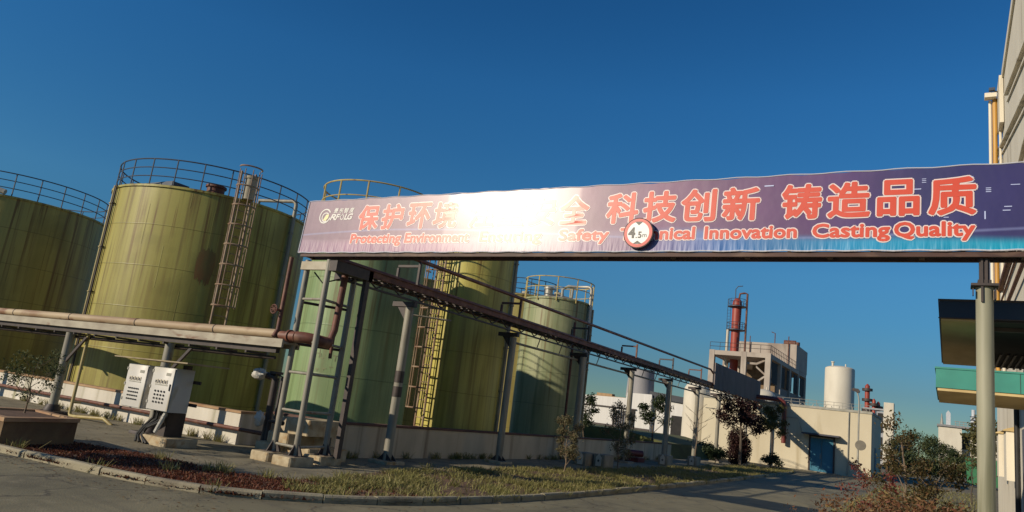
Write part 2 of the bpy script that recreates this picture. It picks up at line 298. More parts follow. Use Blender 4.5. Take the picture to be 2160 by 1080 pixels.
# ------------------------------------------------------------------ tanks
def tank(name, label, cx, cy, r, h, m, railm, roofm, ladder=None, nrail=3, pipes=(), rise=.35, rail=True, railin=.06, patches=(), bracket=False, flange=False):
    t = thing(name, label, 'tank', (cx, cy, 0), 'storage tanks behind the low wall')
    sh = MB(); sh.lathe(cx, cy, [(r, 0), (r, h - .10), (r + .05, h - .10), (r + .05, h - .02), (r - .02, h)], 96, cap=True); obj('shell', sh, m, t)
    rf = MB(); rf.lathe(cx, cy, [(r - .08, h + .004), (r * .55, h + rise * .5), (.25, h + rise), (.24, h + rise + .12)], 48); obj('roof', rf, roofm, t)
    if rail:
        rl = MB(); rr = r - railin; n = max(10, int(rr * 2 * math.pi / .95))
        for k in range(n):
            a = 2 * math.pi * k / n; x, y = cx + rr * math.cos(a), cy + rr * math.sin(a); rl.tube([(x, y, h - (.18 if bracket else 0)), (x, y, h + 1.0)], .026 if not bracket else .03, 6)
        for i in range(nrail):
            z = h + 1.0 - i * (1.0 / nrail) ; rl.arc(cx, cy, rr, z, 0, 360, .026 if i == 0 else .02, 64)
        obj('railing', rl, railm, t)
    if ladder:
        ang, z0, lm, cage = ladder; a = R(ang); ux, uy = math.cos(a), math.sin(a); tx, ty = -uy, ux
        def pt(o, s, z): return (cx + ux * (r + o) + tx * s, cy + uy * (r + o) + ty * s, z)
        ld = MB()
        for s in (-.26, .26): ld.tube([pt(.2, s, z0), pt(.2, s, h + 1.0), ], .042, 8)
        z = z0 + .2
        while z < h + .2: ld.tube([pt(.2, -.26, z), pt(.2, .26, z)], .018, 6); z += .33
        z = z0 + .6
        while z < h: 
            for s in (-.26, .26): ld.tube([pt(-.02, s, z), pt(.2, s, z)], .018, 6)
            z += 1.5
        lo_ = obj('ladder', ld, lm, t)
        if cage:
            cg = MB(); z = z0 + 1.2
            def cp(k, z): 
                q = R(-100 + 200 * k / 10); return pt(.2 + .02 + .62 * math.cos(q) * .55 + .22, .40 * math.sin(q) / math.sin(R(100)), z)
            while z < h + 1.2: cg.tube([cp(k, z) for k in range(11)], .03, 6); z += .75
            for k in (1, 3, 5, 7, 9): cg.tube([cp(k, z0 + 1.2), cp(k, h + 1.0)], .02, 6)
            obj('cage', cg, lm, lo_)
    for (ang, off, rad, z0, z1, pm, goose) in pipes:
        a = R(ang); ux, uy = math.cos(a), math.sin(a); p = MB()
        pts = [(cx + ux * (r + off), cy + uy * (r + off), z0), (cx + ux * (r + off), cy + uy * (r + off), z1)]
        if goose:
            for q in (30, 60, 90): pts.append((cx + ux * (r + off - .18 * (1 - math.cos(R(q)))), cy + uy * (r + off - .18 * (1 - math.cos(R(q)))), z1 + .18 * math.sin(R(q))))
            pts.append((cx + ux * (r - goose), cy + uy * (r - goose), z1 + .18)); pts.append((cx + ux * (r - goose - .05), cy + uy * (r - goose - .05), h))
        p.tube(pts, rad, 10)
        z = z0 + .8
        while z < z1:
            p.lathe(cx + ux * (r + off), cy + uy * (r + off), [(rad + .03, z - .02), (rad + .03, z + .02)], 12)
            p.tube([(cx + ux * (r - .02), cy + uy * (r - .02), z), (cx + ux * (r + off), cy + uy * (r + off), z)], .02, 6); z += 1.7
        obj('pipe', p, pm, t)
    return t
olive = tankmat('olive_laminate', (.41, .37, .105), (.28, .245, .06), (.15, .10, .035))
olive_old = tankmat('brown_olive_laminate', (.44, .375, .11), (.30, .25, .075), (.18, .125, .05))
green = tankmat('pale_green_laminate', (.30, .385, .19), (.19, .275, .125), (.13, .19, .08))
yellow = tankmat('yellow_olive_laminate', (.54, .48, .13), (.42, .37, .09), (.26, .21, .07))
sage = tankmat('sage_laminate', (.34, .35, .20), (.22, .255, .135), (.14, .18, .085))
roofgrey = mat('weathered_roof_laminate', (.36, .33, .25), (.24, .21, .15), rough=.7, scale=(2, 2, 2))
yelpipe = mat('aged_yellow_pipe', (.42, .34, .13), (.30, .22, .08), rough=.5, scale=(5, 5, 1))
greypipe = mat('grey_pipe', (.27, .25, .19), (.18, .17, .13), rough=.5, scale=(5, 5, 1))
galv = mat('galvanised_steel', (.42, .40, .34), (.30, .29, .25), rough=.45, metal=.3, scale=(6, 6, 2))
ladm = mat('ladder_rust_cream', (.34, .26, .18), (.20, .11, .07), rough=.6, scale=(5, 5, 2))
tA = tank('storage_tank', 'brownish olive tank without a ladder, dark slate railing on top, beside the biggest tank', -37.9, 16.2, 3.6, 8.2, olive_old, bluerail, roofgrey)
tB = tank('storage_tank', 'biggest olive tank with dark railing, caged ladder and rust patch', -26.25, 18.29, 3.82, 8.33, olive, bluerail, roofgrey, ladder=(-22.5, 3.0, ladm, True),
          pipes=((-103, .10, .045, 0, 8.3, yelpipe, 0), (-100.5, .10, .035, 0, 8.3, darksteel, 0), (12, .12, .075, 0, 8.75, greypipe, 1.7)))
tC = tank('storage_tank', 'pale green tank behind the ladder tower, its rail peeking over the banner', -16.95, 18.05, 1.91, 7.5, green, yelrail, roofgrey, nrail=2, railin=-.03, bracket=True)
tD = tank('storage_tank', 'tall bright yellow olive tank with a caged ladder, rising behind the banner', -16.5, 23.84, 1.55, 8.4, yellow, yelrail, roofgrey, ladder=(-108, .3, ladm, True), nrail=2,
          pipes=((17, .10, .07, 0, 8.3, greypipe, 0),))
tE = tank('storage_tank', 'small sage tank with yellow railing standing right of the yellow olive tank', -16.82, 31.83, 1.68, 7.38, sage, yelrail, roofgrey, nrail=2, railin=-.06, bracket=True,
          pipes=((-2, .14, .075, 0, 8.0, galv, .9), (6, .10, .05, 0, 7.3, galv, 0), (28, .10, .06, 0, 7.2, greypipe, 0)))
tF = tank('storage_tank', 'tank mostly hidden behind the tall yellow olive tank, slate railing beside it', -23.6, 40.0, 2.2, 8.9, olive_old, bluerail, roofgrey)
tG = tank('storage_tank', 'shaded dark tank seen in the gap left of the yellow olive tank', -23.6, 28.7, 2.05, 7.6, olive_old, bluerail, roofgrey, rail=False)
mk = MB(); rk = random.Random(9)
for (a0, z0, hh, ww) in ((-86, 2.75, .24, .03), (-84.6, 2.84, .03, .13), (-80.5, 2.72, .28, .03), (-79, 2.74, .12, .03), (-78, 2.70, .03, .10), (-70.5, 2.70, .22, .03), (-66, 2.82, .03, .14), (-64, 2.66, .16, .03), (-82, 2.36, .03, .12), (-80.2, 2.30, .10, .03), (-74, 2.34, .09, .03), (-73, 2.40, .03, .08), (-68, 2.46, .03, .12)):
    q = []
    for da in (0, math.degrees(ww / 1.91)):
        for z in (z0, z0 + hh): a = R(a0 + da); q.append((-16.95 + 1.917 * math.cos(a), 18.05 + 1.917 * math.sin(a), z))
    mk.add(q, [(0, 2, 3, 1)])
objs('faded_marking', mk, mat('faded_stencil', (.17, .18, .09), (.24, .26, .13)), tC)
# roof fittings and rust patch of the big tank
mbx = MB(); mbx.lathe(-23.8, 16.4, [(.32, 8.3), (.32, 8.65), (.38, 8.65), (.38, 8.73)], 20); obj('manhole', mbx, rust, tB)
mbx = MB(); mbx.lathe(-22.5, 16.9, [(.22, 8.3), (.22, 9.1), (.25, 9.1), (.25, 9.2), (.1, 9.22)], 20); obj('vent', mbx, roofgrey, tB)
mbx = MB(); mbx.box(-26.2, -24.4, 15.0, 15.7, 8.35, 8.52); obj('hatch', mbx, bluerail, tB)
pm = MB(); n = 22; v = []; rk = random.Random(5)
for i in range(n + 1):
    a = R(-39 + 9.5 * i / n); e_ = math.sin(math.pi * i / n) ** .35; zt, zb_ = 5.75 + .45 * e_ + rk.uniform(-.08, .08), 5.65 - .55 * e_ - rk.uniform(0, .32)
    for z in (zb_, zt): v.append((-26.25 + 3.832 * math.cos(a), 18.29 + 3.832 * math.sin(a), z))
pm.add(v, [(2 * i, 2 * i + 2, 2 * i + 3, 2 * i + 1) for i in range(n)])
obj('rust_patch', pm, mat('rust_stain', (.21, .095, .030), (.17, .13, .04), rough=.8, scale=(2.2, 2.2, .7)), tB)
mbx = MB(); mbx.tube([(-37.5, 13.3, 8.2), (-36.1, 13.1, 8.65), (-34.9, 14.1, 8.3)], .12, 8); mbx.lathe(-36.8, 13.4, [(.3, 8.2), (.3, 8.5), (.36, 8.5), (.36, 8.6)], 16); obj('manhole', mbx, galv, tA)
mbx = MB(); mbx.lathe(-16.9, 30.9, [(.2, 7.4), (.2, 7.85), (.25, 7.85), (.25, 7.95)], 16); mbx.tube([(-16.2, 31.0, 7.4), (-16.2, 31.0, 7.9), (-15.9, 31.0, 8.05), (-15.5, 31.2, 8.05)], .07, 8); obj('vent', mbx, galv, tE)

# ------------------------------------------------------------------ low walls round the tanks
wallw = mat('whitewashed_wall', (.66, .62, .54), (.50, .46, .38), rough=.85, scale=(1.6, 1.6, .22), stain=(.27, .26, .16), sscale=(2.2, 2.2, .16), slo=.54, shi=.72, bump=.25, bscale=18)
wallb = mat('bare_grey_wall', (.56, .47, .34), (.42, .35, .25), rough=.9, scale=(1.1, 1.1, .5), stain=(.24, .18, .12), sscale=(2.4, 2.4, .14), slo=.55, shi=.74, bump=.3, bscale=22)
capm = mat('rusty_cap', (.40, .27, .15), (.28, .15, .08), rough=.85, scale=(2, 2, 2))
capd = mat('dull_red_cap', (.14, .065, .05), (.09, .05, .04), rough=.85, scale=(2, 2, 2))
t = thing('low_wall', 'whitewashed low wall with run-down stains below the olive tanks', 'wall', (-30, 14.0, 0))
obj('wall_body', MB().box(-66, -16.9, 13.9, 14.15, 0, .86).box(-17.15, -16.9, 14.15, 15.3, 0, .86), wallw, t); obj('coping', MB().box(-66, -16.87, 13.87, 14.18, .863, .93).box(-17.18, -16.87, 14.183, 15.3, .863, .93), capm, t)
t = thing('low_wall', 'bare grey low wall with dull red coping, running behind the pipe bridge posts', 'wall', (-14.5, 25, 0))
obj('wall_body', MB().box(-14.65, -14.4, 15.0, 44.0, 0, .92).box(-16.89, -14.653, 15.003, 15.25, 0, .92), wallb, t); obj('coping', MB().box(-14.68, -14.37, 14.97, 44.0, .923, .99).box(-16.86, -14.683, 14.972, 15.27, .923, .99), capd, t)
# stepped blocks against the corner
st = MB(); 
st.bbox(-15.30, -14.55, 13.2, 14.4, 0, .33, .03); st.bbox(-14.97, -14.2, 13.25, 14.6, .332, .62, .03); st.bbox(-14.55, -13.65, 13.5, 14.9, .0, .33, .03); st.bbox(-14.62, -13.75, 13.45, 14.8, .622, 1.02, .03)
obj('block_steps', st, padmat, loc=(-14.5, 13.8, 0), label='pale stepped stone blocks beside the ladder tower against the wall end', cat='steps')

# ------------------------------------------------------------------ pipe bridge along the road
XB = -13.4
t = thing('pipe_bridge', 'long rust-brown pipe bridge on round grey posts leading away beside the tanks', 'pipe bridge', (XB, 16.24, 0))
dk = MB()
for x in (XB + .12, XB - .62): dk.box(x - .05, x + .05, 13.3, 66, 4.90, 5.06); dk.box(x - .09, x + .09, 13.3, 66, 5.063, 5.085)
obj('deck_beam', dk, rust, t)
rg = MB(); y = 13.6; k = 0
while y < 66: rg.box(XB - .565, XB + .065, y, y + .12, 4.905, 4.95); y += .40; k += 1
obj('deck_rungs', rg, darksteel, t)
lw = MB(); lw.box(XB + .03, XB + .11, 13.3, 62, 4.60, 4.65)
y = 13.6
while y < 61: lw.tube([(XB + .07, y, 4.66), (XB + .07, y + .5, 4.90)], .022, 6); lw.tube([(XB + .07, y + .5, 4.90), (XB + .07, y + 1.0, 4.66)], .022, 6); y += 1.0
obj('lattice', lw, darksteel, t)
hp = MB(); hp.tube([(XB + .1, 13.3, 5.62), (XB + .1, 14.0, 5.82), (XB + .1, 47.5, 5.95), (XB + .1, 48.2, 5.75)], .06, 10); obj('upper_pipe', hp, rustpipe, t)
dpipe = MB(); dpipe.tube([(XB - .2, 13.3, 5.16), (XB - .2, 66, 5.16)], .07, 10); dpipe.tube([(XB - .45, 13.3, 5.14), (XB - .45, 66, 5.14)], .05, 10); obj('deck_pipes', dpipe, rustpipe, t)
YS = [16.24, 22.24, 28.2, 34, 39.7, 45.3, 50.4, 58.6]
for i, y in enumerate(YS):
    fr = MB()
    for x in (XB + .14, XB - .66): fr.box(x - .035, x + .035, y - .035, y + .035, 5.088, 5.78 if x > XB else 5.6)
    fr.box(XB - .66, XB + .10, y - .035, y + .035, 5.62, 5.69)
    if i < 6: obj('portal_frame', fr, rust if i % 2 else darksteel, t)
for i, y in enumerate(YS):
    ps = MB(); ps.lathe(XB, y, [(.125, .1), (.125, 4.42)], 20); p = obj('post', ps, steel, t)
    br = MB(); br.box(XB - .62, XB + .2, y - .07, y + .07, 4.44, 4.58); br.prism([(XB - .45, 4.44), (XB - .13, 4.06), (XB - .13, 4.44)], 1, y - .03, y + .03); obj('bracket', br, darksteel, p)
    bp = MB(); bp.bbox(XB - .35, XB + .35, y - .4, y + .4, 0, .10, .02); obj('footing', bp, padmat if i < 2 else concrete, p)
    gs = MB()
    for q in range(4): gs.prism([(XB, .10), (XB + .26 * (1 if q % 2 else -1), .10), (XB, .34)], 1, y - .012 + (.1 if q > 1 else -.1), y + .012 + (.1 if q > 1 else -.1))
    objs('gusset', gs, darksteel, p)
    if i == 0:
        bd = MB(); bd.lathe(XB, y, [(.132, 2.25), (.132, 2.58)], 20); bd.lathe(XB, y, [(.135, 1.85), (.135, 2.14)], 20); objs('clamp_band', bd, darksteel, p)
lp_ = MB(); lp_.tube([(XB - .9, 17.2, 4.36), (XB + .1, 18.2, 4.36)], .03, 8); lp_.tube([(XB - .25, 22.3, 4.28), (XB - .25, 34.2, 4.28)], .045, 8); lp_.tube([(XB - .25, 34.2, 4.3), (XB - .25, 50.4, 4.3)], .045, 8)
for y in (24.5, 26.4, 30.2, 36, 38, 42): lp_.tube([(XB - .25, y, 4.3), (XB - .1, y, 4.82)], .02, 6)
obj('hanging_pipe', lp_, steel, t)
cl = MB(); cl.tube([(XB - .9, 28.9, 0), (XB - .9, 28.9, 6.0)], .06, 8); obj('side_pipe', cl, rust, t)
dr = MB()
for x, y in ((-13.75, 41.2), (-13.65, 46.3)): dr.tube([(x, y, 0.0), (x, y, 4.5), (x + .1, y - .2, 4.75)], .055, 8)
obj('drop_pipe', dr, steel, t)
# ribbed panel hung on the far end of the bridge
pn = MB(); pn.box(XB + .27, XB + .33, 47.8, 61.5, 4.75, 6.45); y = 48.0
while y < 61.4: pn.box(XB + .333, XB + .355, y, y + .12, 4.76, 6.44); y += .34
obj('side_panel', pn, mat('grey_sheet', (.23, .19, .175), (.17, .14, .13), rough=.8, scale=(1, 1, .3)), loc=(XB + .3, 56, 4.75), label='grey ribbed sheet panel hung on the far end of the pipe bridge', cat='panel')
rp = MB(); rp.tube([(XB + .1, 60.2, 5.16), (-11.3, 60.55, 5.1), (-11.05, 60.6, 4.95), (-11.0, 60.6, 4.7), (-10.95, 60.6, 1.8)], .17, 12)
obj('red_downpipe', rp, mat('oxide_red_pipe', (.16, .03, .022), (.11, .022, .018), rough=.5, scale=(3, 3, 1)), loc=(-11, 60.6, 1.8), label='thick oxide red pipe bending down the front of the beige building', cat='pipe')

# ------------------------------------------------------------------ left pipe rack
YL = 12.45
t = thing('pipe_rack', 'low grey pipe rack on round posts crossing in front of the olive tanks', 'pipe rack', (-24, YL, 0))
bm_ = MB(); bm_.box(-62, -13.9, YL - .22, YL - .16, 2.70, 2.905); bm_.box(-62, -13.9, YL - .157, YL + .30, 2.80, 2.85); bm_.box(-62, -13.9, YL + .303, YL + .36, 2.70, 2.905); obj('beam', bm_, mat('grey_beam_paint', (.40, .36, .27), (.27, .23, .17), rough=.6, scale=(1.5, 4, 4), stain=(.17, .09, .05), sscale=(1, 3, 3), slo=.58), t)
us = MB(); us.box(-62, -14.2, YL - .10, YL + .02, 2.56, 2.69)
x = -60
while x < -14.5: us.box(x, x + .06, YL - .25, YL + .4, 2.49, 2.547); x += 1.15
us.tube([(-62, YL + .18, 2.45), (-14.5, YL + .18, 2.45)], .04, 8); us.tube([(-62, YL + .32, 2.42), (-15, YL + .32, 2.42)], .03, 8)
obj('cable_tray', us, darksteel, t)
for i, x in enumerate((-46.0, -38.6, -31.2, -23.8, -18.6)):
    ps = MB(); ps.lathe(x, YL, [(.13, .1), (.13, 2.54)], 20); p = obj('post', ps, steel, t)
    br = MB(); br.prism([(x + .14, 1.75), (x + .9, 2.45), (x + 1.02, 2.45), (x + .14, 1.62)], 1, YL - .03, YL + .03); obj('brace', br, darksteel, p)
    bp = MB(); bp.bbox(x - .4, x + .4, YL - .4, YL + .4, 0, .10, .02); bp.lathe(x, YL, [(.24, .1), (.24, .14), (.17, .3)], 16); obj('footing', bp, darksteel, p)
pp = MB(); pts = [(-62, YL + .02, 3.03), (-14.3, YL + .02, 3.03)]; pp.tube(pts, .122, 16)
pl = obj('insulated_pipe', pp, mat('cream_rust_cladding', (.42, .325, .20), (.29, .20, .115), rough=.6, scale=(.6, 3, 3), stain=(.20, .10, .05), sscale=(.9, 2, 2), slo=.56), loc=(-30, YL, 3.0), label='long cream and rust clad pipe lying on the left pipe rack', cat='pipe')
cp_ = MB()
x = -60
while x < -14.6: cp_.tube([(x, YL + .02, 3.03), (x + .03, YL + .02, 3.03)], .131, 16); x += 3.6
obj('joint_band', cp_, darksteel, pl)
el = MB(); el.tube([(-14.3, YL + .02, 3.0), (-13.95, YL + .02, 3.0)], .12, 14); el.tube([(-13.95, YL + .02, 3.0), (-13.90, YL + .02, 3.0)], .165, 14); el.tube([(-13.7, YL + .02, 3.0), (-13.45, YL + .1, 3.0), (-13.25, YL + .3, 2.98), (-13.15, YL + .62, 2.95)], .14, 14); el.tube([(-13.90, YL + .02, 3.0), (-13.7, YL + .02, 3.0)], .13, 14)
obj('elbow', el, rustpipe, pl)
el = MB(); el.tube([(-13.18, YL + .6, 2.9), (-13.2, YL + .75, 3.3), (-13.22, YL + .82, 4.8)], .09, 12); el.tube([(-13.34, YL + .9, 2.6), (-13.36, YL + .9, 4.8)], .045, 10)
obj('riser', el, rust, pl)
rr_ = MB(); rr_.tube([(-14.33, YL - .15, 2.95), (-14.33, YL - .05, 3.15), (-14.32, YL - .05, 5.0)], .055, 12)
ro = obj('riser_pipe', rr_, rust, loc=(-14.33, YL, 2.95), label='rust brown pipe rising beside the ladder tower up to the left end of the banner', cat='pipe')
vw = MB(); vw.tube([(-14.35 + .11 * math.cos(R(a)), YL - .28, 3.62 + .11 * math.sin(R(a))) for a in range(0, 361, 20)], .016, 6)
for a in range(0, 180, 45): vw.tube([(-14.35 + .105 * math.cos(R(a)), YL - .28, 3.62 + .105 * math.sin(R(a))), (-14.35 - .105 * math.cos(R(a)), YL - .28, 3.62 - .105 * math.sin(R(a)))], .012, 5)
vw.tube([(-14.35, YL - .28, 3.62), (-14.33, YL - .1, 3.62)], .03, 8)
obj('valve_wheel', vw, rust, ro)
# drop pipe and the pipe along the foot of the wall
wp = MB(); wp.tube([(-66, 13.72, .30), (-15.4, 13.72, .46)], .055, 10)
x = -60
while x < -17.2: wp.box(x - .03, x + .03, 13.70, 13.895, .26 + (x + 60) * .003, .30 + (x + 60) * .003); x += 2.6
obj('wall_pipe', wp, rust, loc=(-30, 13.72, .44), label='thin rust brown pipe clamped along the face of the white low wall', cat='pipe')
dp = MB(); dp.tube([(-22.95, 12.55, 2.72), (-22.95, 12.55, .12), (-22.9, 12.55, .06), (-22.75, 12.55, .05), (-21.2, 12.6, .16), (-20.9, 12.7, .0)], .05, 10); dp.tube([(-22.95, 12.55, .45), (-22.95, 12.8, .45)], .03, 8)
obj('drop_pipe', dp, yelpipe, loc=(-22.95, 12.55, 0), label='thin yellowed pipe dropping from the left rack to the ground left of the cabinets', cat='pipe')
# standing pipes with plastic-wrapped heads in the shade of the wall corner
sp = MB(); sp.tube([(-15.55, 13.7, 0), (-15.55, 13.7, 1.95)], .10, 12); sp.tube([(-15.55, 13.7, 1.95), (-15.95, 13.55, 2.02)], .09, 12); sp.tube([(-15.3, 13.7, .9), (-15.3, 13.7, 2.0), (-15.5, 13.7, 2.05)], .03, 8); sp.tube([(-15.35, 13.6, 0), (-15.35, 13.6, .82), (-14.85, 13.6, .82)], .06, 10)
sp.box(-15.68, -15.42, 13.58, 13.82, 2.05, 2.12)
t = obj('standpipe', sp, darksteel, loc=(-15.55, 13.7, 0), label='dark standpipe with white plastic tied round its outlets at the wall corner', cat='pipe')
bag = mat('white_plastic_film', (.62, .60, .54), (.45, .43, .38), rough=.35, scale=(9, 9, 9), bump=.9, bscale=22)
def lump(cx, cy, cz, rx, ry, rz, seed, n=10):
    r = random.Random(seed); m = MB(); prof = []
    v = []; 
    for i in range(n + 1):
        th = math.pi * i / n
        for k in range(14):
            ph = 2 * math.pi * k / 14; q = 1 + r.uniform(-.16, .16)
            v.append((cx + rx * q * math.sin(th) * math.cos(ph), cy + ry * q * math.sin(th) * math.sin(ph), cz + rz * q * math.cos(th)))
    return m.add(v, [(i * 14 + k, i * 14 + (k + 1) % 14, (i + 1) * 14 + (k + 1) % 14, (i + 1) * 14 + k) for i in range(n) for k in range(14)])
obj('plastic_wrap', lump(-15.98, 13.5, 2.0, .24, .17, .15, 3), bag, t); obj('plastic_wrap', lump(-15.55, 13.4, .86, .14, .12, .19, 5), bag, t)

# ------------------------------------------------------------------ control cabinets
cabm = mat('pale_grey_enamel', (.54, .52, .47), (.47, .45, .41), rough=.45, scale=(2, 2, 2), stain=(.40, .36, .28), sscale=(4, 4, 1.4), slo=.62)
dotm = mat('dark_button', (.05, .05, .05), (.035, .035, .035), rough=.4)
meterm = mat('meter_glass', (.10, .10, .11), (.06, .06, .07), rough=.15)
t = thing('cabinet_stand', 'grey post on a stone block carrying the two switch cabinets under a sheet roof', 'stand', (-16.6, 11.5, 0))
obj('post', MB().box(-16.62, -16.46, 11.62, 11.78, .22, 1.98).box(-17.6, -15.8, 11.60, 11.64, 1.0, 1.08).box(-17.6, -15.8, 11.60, 11.64, 1.55, 1.63).box(-16.7, -16.36, 11.3, 11.8, .22, .80), darksteel, t)
obj('sheet_roof', MB().prism([(-18.25, 1.985), (-15.25, 2.02), (-15.25, 2.05), (-18.25, 2.015)], 1, 10.75, 11.95), mat('stained_sheet', (.35, .28, .16), (.22, .17, .10), rough=.7), t)
obj('footing', MB().bbox(-17.0, -15.95, 11.1, 12.0, 0, .22, .025), padmat, t)
cb = MB()
for k, (x0, z0) in enumerate(((-16.75, .82), (-16.6, .8), (-16.4, .82), (-16.3, .8))):
    cb.tube([(x0, 11.2, z0 + .05), (x0 - .02, 11.2, z0 - .18), (x0 - .25 - .1 * k, 11.15, z0 - .42), (x0 - .38 - .08 * k, 11.1, z0 - .62), (x0 - .30, 11.05, .03)], .03, 8)
cb.tube([(-16.1, 11.15, .86), (-16.25, 11.2, .6), (-16.45, 11.4, .42), (-16.5, 11.5, .2)], .028, 8)
obj('cable_bundle', cb, black, t)
wr = MB(); wr.tube([(-16.22, 11.15, .84), (-16.3, 11.1, .55), (-16.42, 11.1, .32)], .05, 8); obj('white_hose', wr, bag, t)
def cabinet(x0, x1, z0, z1, label, rows, cols, sp):
    t = thing('switch_cabinet', label, 'cabinet', ((x0 + x1) / 2, 11.0, z0), 'switch cabinets')
    obj('case', MB().bbox(x0, x1, 11.03, 11.55, z0, z1, .008), cabm, t)
    d = obj('door', MB().bbox(x0 + .012, x1 - .012, 11.0, 11.028, z0 + .015, z1 - .02, .006), cabm, t)
    w_ = x1 - x0; xc = (x0 + x1) / 2; zm = z0 + (z1 - z0) * .62
    mt = MB()
    for i in range(4): mt.box(xc - .26 + .13 * i, xc - .26 + .13 * i + .095, 10.986, 10.998, zm, zm + .095)
    mo = objs('meter', mt, white, d); mg = MB()
    for i in range(4): mg.box(xc - .242 + .13 * i, xc - .242 + .13 * i + .05, 10.98, 10.984, zm + .012, zm + .07)
    objs('meter_face', mg, meterm, d)
    b_ = MB()
    for r_ in range(rows):
        for c_ in range(cols):
            x = xc + (c_ - (cols - 1) / 2) * sp; z = z0 + .20 + r_ * .088; b_.tube([(x, 10.998, z), (x, 10.978, z)], .019 if cols > 4 else .024, 8)
    obj('buttons', b_, dotm, d)
    hg = MB()
    for z in (z0 + .15, z0 + .52, z0 + .9): hg.box(x0 - .012, x0 + .03, 10.985, 11.03, z, z + .07)
    objs('hinge', hg, galv, d); lb = MB(); lb.box(xc - .25, xc + .25, 10.994, 10.999, zm - .045, zm - .02); lb.box(xc + .12, xc + .30, 10.994, 10.999, zm + .2, zm + .27); objs('label_plate', lb, galv, d)
    if cols == 4: obj('handle', MB().box(x1 - .085, x1 - .06, 10.975, 10.998, z0 + .50, z0 + .66), dotm, d)
cabinet(-17.95, -17.10, .80, 1.87, 'left of the two pale switch cabinets, with small rows of many buttons', 4, 6, .078)
cabinet(-16.87, -16.00, .83, 1.88, 'right of the two pale switch cabinets, with few spaced buttons and a handle', 4, 4, .12)

# ------------------------------------------------------------------ planter box
plm = mat('old_brick_render', (.19, .13, .065), (.12, .08, .04), rough=.9, scale=(2, 2, 2), bump=.4, bscale=22, stain=(.09, .045, .025), sscale=(1.3, 1.3, .8))
t = thing('planter', 'weathered masonry planter box at the left edge behind the kerb', 'planter', (-16.2, 8.0, 0))
def quadbox(m, P, z0, z1): return m.prism(P, 2, z0, z1)
PO = [(-17.7, 6.95 + .3), (-15.36, 7.22), (-15.80, 8.86), (-17.7, 8.95)]
pb = MB(); quadbox(pb, PO, 0, .52); obj('box', pb, plm, t)
rim = MB()
def inset(P, d):
    cx = sum(p[0] for p in P) / 4; cy = sum(p[1] for p in P) / 4; return [(p[0] + (cx - p[0]) * d, p[1] + (cy - p[1]) * d) for p in P]
O2, I2 = inset(PO, -.03), inset(PO, .16)
for i in range(4):
    j = (i + 1) % 4; rim.prism([O2[i], O2[j], I2[j], I2[i]], 2, .523, .60)
obj('rim', rim, capm, t); sb = MB(); quadbox(sb, inset(PO, .165), .522, .56); obj('soil', sb, soilm, t)

# ------------------------------------------------------------------ foliage
def leafcloud(centers, n, size, seed, up_=.3, drop=.0):
    """n small leaf quads spread through blobs (x,y,z,rx,ry,rz)"""
    r = np.random.default_rng(seed); W = np.array([c[3] * c[4] * c[5] for c in centers]) ** .7; W /= W.sum(); idx = r.choice(len(centers), n, p=W); Cn = np.array(centers)[idx]
    d = r.normal(size=(n, 3)); d /= np.linalg.norm(d, axis=1)[:, None]; q = r.random(n) ** .45
    P = Cn[:, :3] + d * Cn[:, 3:6] * q[:, None] * (1 + r.normal(0, .10, (n, 1)))
    a = r.normal(size=(n, 3)); a /= np.linalg.norm(a, axis=1)[:, None]; b = np.cross(a, r.normal(size=(n, 3))); b /= np.linalg.norm(b, axis=1)[:, None]
    s = size * r.uniform(.55, 1.35, (n, 1)); a = a * s; b = b * s * .42
    V = np.stack([P - a, P + b, P + a, P - b], 1); V[:, :, 2] = np.maximum(V[:, :, 2], .03)
    return V.reshape(-1, 3).tolist(), [(4 * i, 4 * i + 1, 4 * i + 2, 4 * i + 3) for i in range(n)]
def branches(m, base, h, spread, r0_, n, seed, levels=2, lean=(0, 0), start=.35):
    r = random.Random(seed); x, y, z = base; tips = []
    top = (x + lean[0], y + lean[1], z + h); pts = []
    for i in range(6):
        f = i / 5; pts.append((x + lean[0] * f + r.uniform(-.03, .03) * h * (i > 0), y + lean[1] * f + r.uniform(-.03, .03) * h * (i > 0), z + h * f))
    m.tube(pts, [r0_ * (1 - .75 * i / 5) for i in range(6)], 8); tips.append(top)
    for k in range(n):
        f = start + (1 - start) * (k + .5) / n; a = k * 2.4 + r.uniform(-.5, .5); s = spread * r.uniform(.6, 1.1) * (1.15 - .5 * f)
        i = min(int(f * 5), 4); g = f * 5 - i; bx = [pts[i][q] + (pts[i + 1][q] - pts[i][q]) * g for q in range(3)]
        e = (bx[0] + math.cos(a) * s, bx[1] + math.sin(a) * s, bx[2] + s * r.uniform(.5, 1.1)); mid = tuple((bx[q] + e[q]) / 2 + r.uniform(-.06, .06) * s for q in range(3))
        m.tube([bx, mid, e], [r0_ * .45 * (1 - .5 * f), r0_ * .28 * (1 - .5 * f), r0_ * .1], 6); tips.append(e)
        if levels > 1:
            for j in range(4):
                a2 = a + r.uniform(-1, 1); s2 = s * r.uniform(.35, .6); e2 = (e[0] * .5 + mid[0] * .5 + math.cos(a2) * s2, e[1] * .5 + mid[1] * .5 + math.sin(a2) * s2, (e[2] + mid[2]) / 2 + s2 * r.uniform(.4, 1.1))
                m.tube([mid if j % 2 else e, e2], [r0_ * .16, r0_ * .05], 5); tips.append(e2)
    return tips
bark = mat('bark', (.11, .085, .06), (.065, .05, .037), rough=.9, scale=(8, 8, 2))
twig = mat('pale_twig', (.20, .15, .10), (.12, .085, .06), rough=.9, scale=(8, 8, 2))
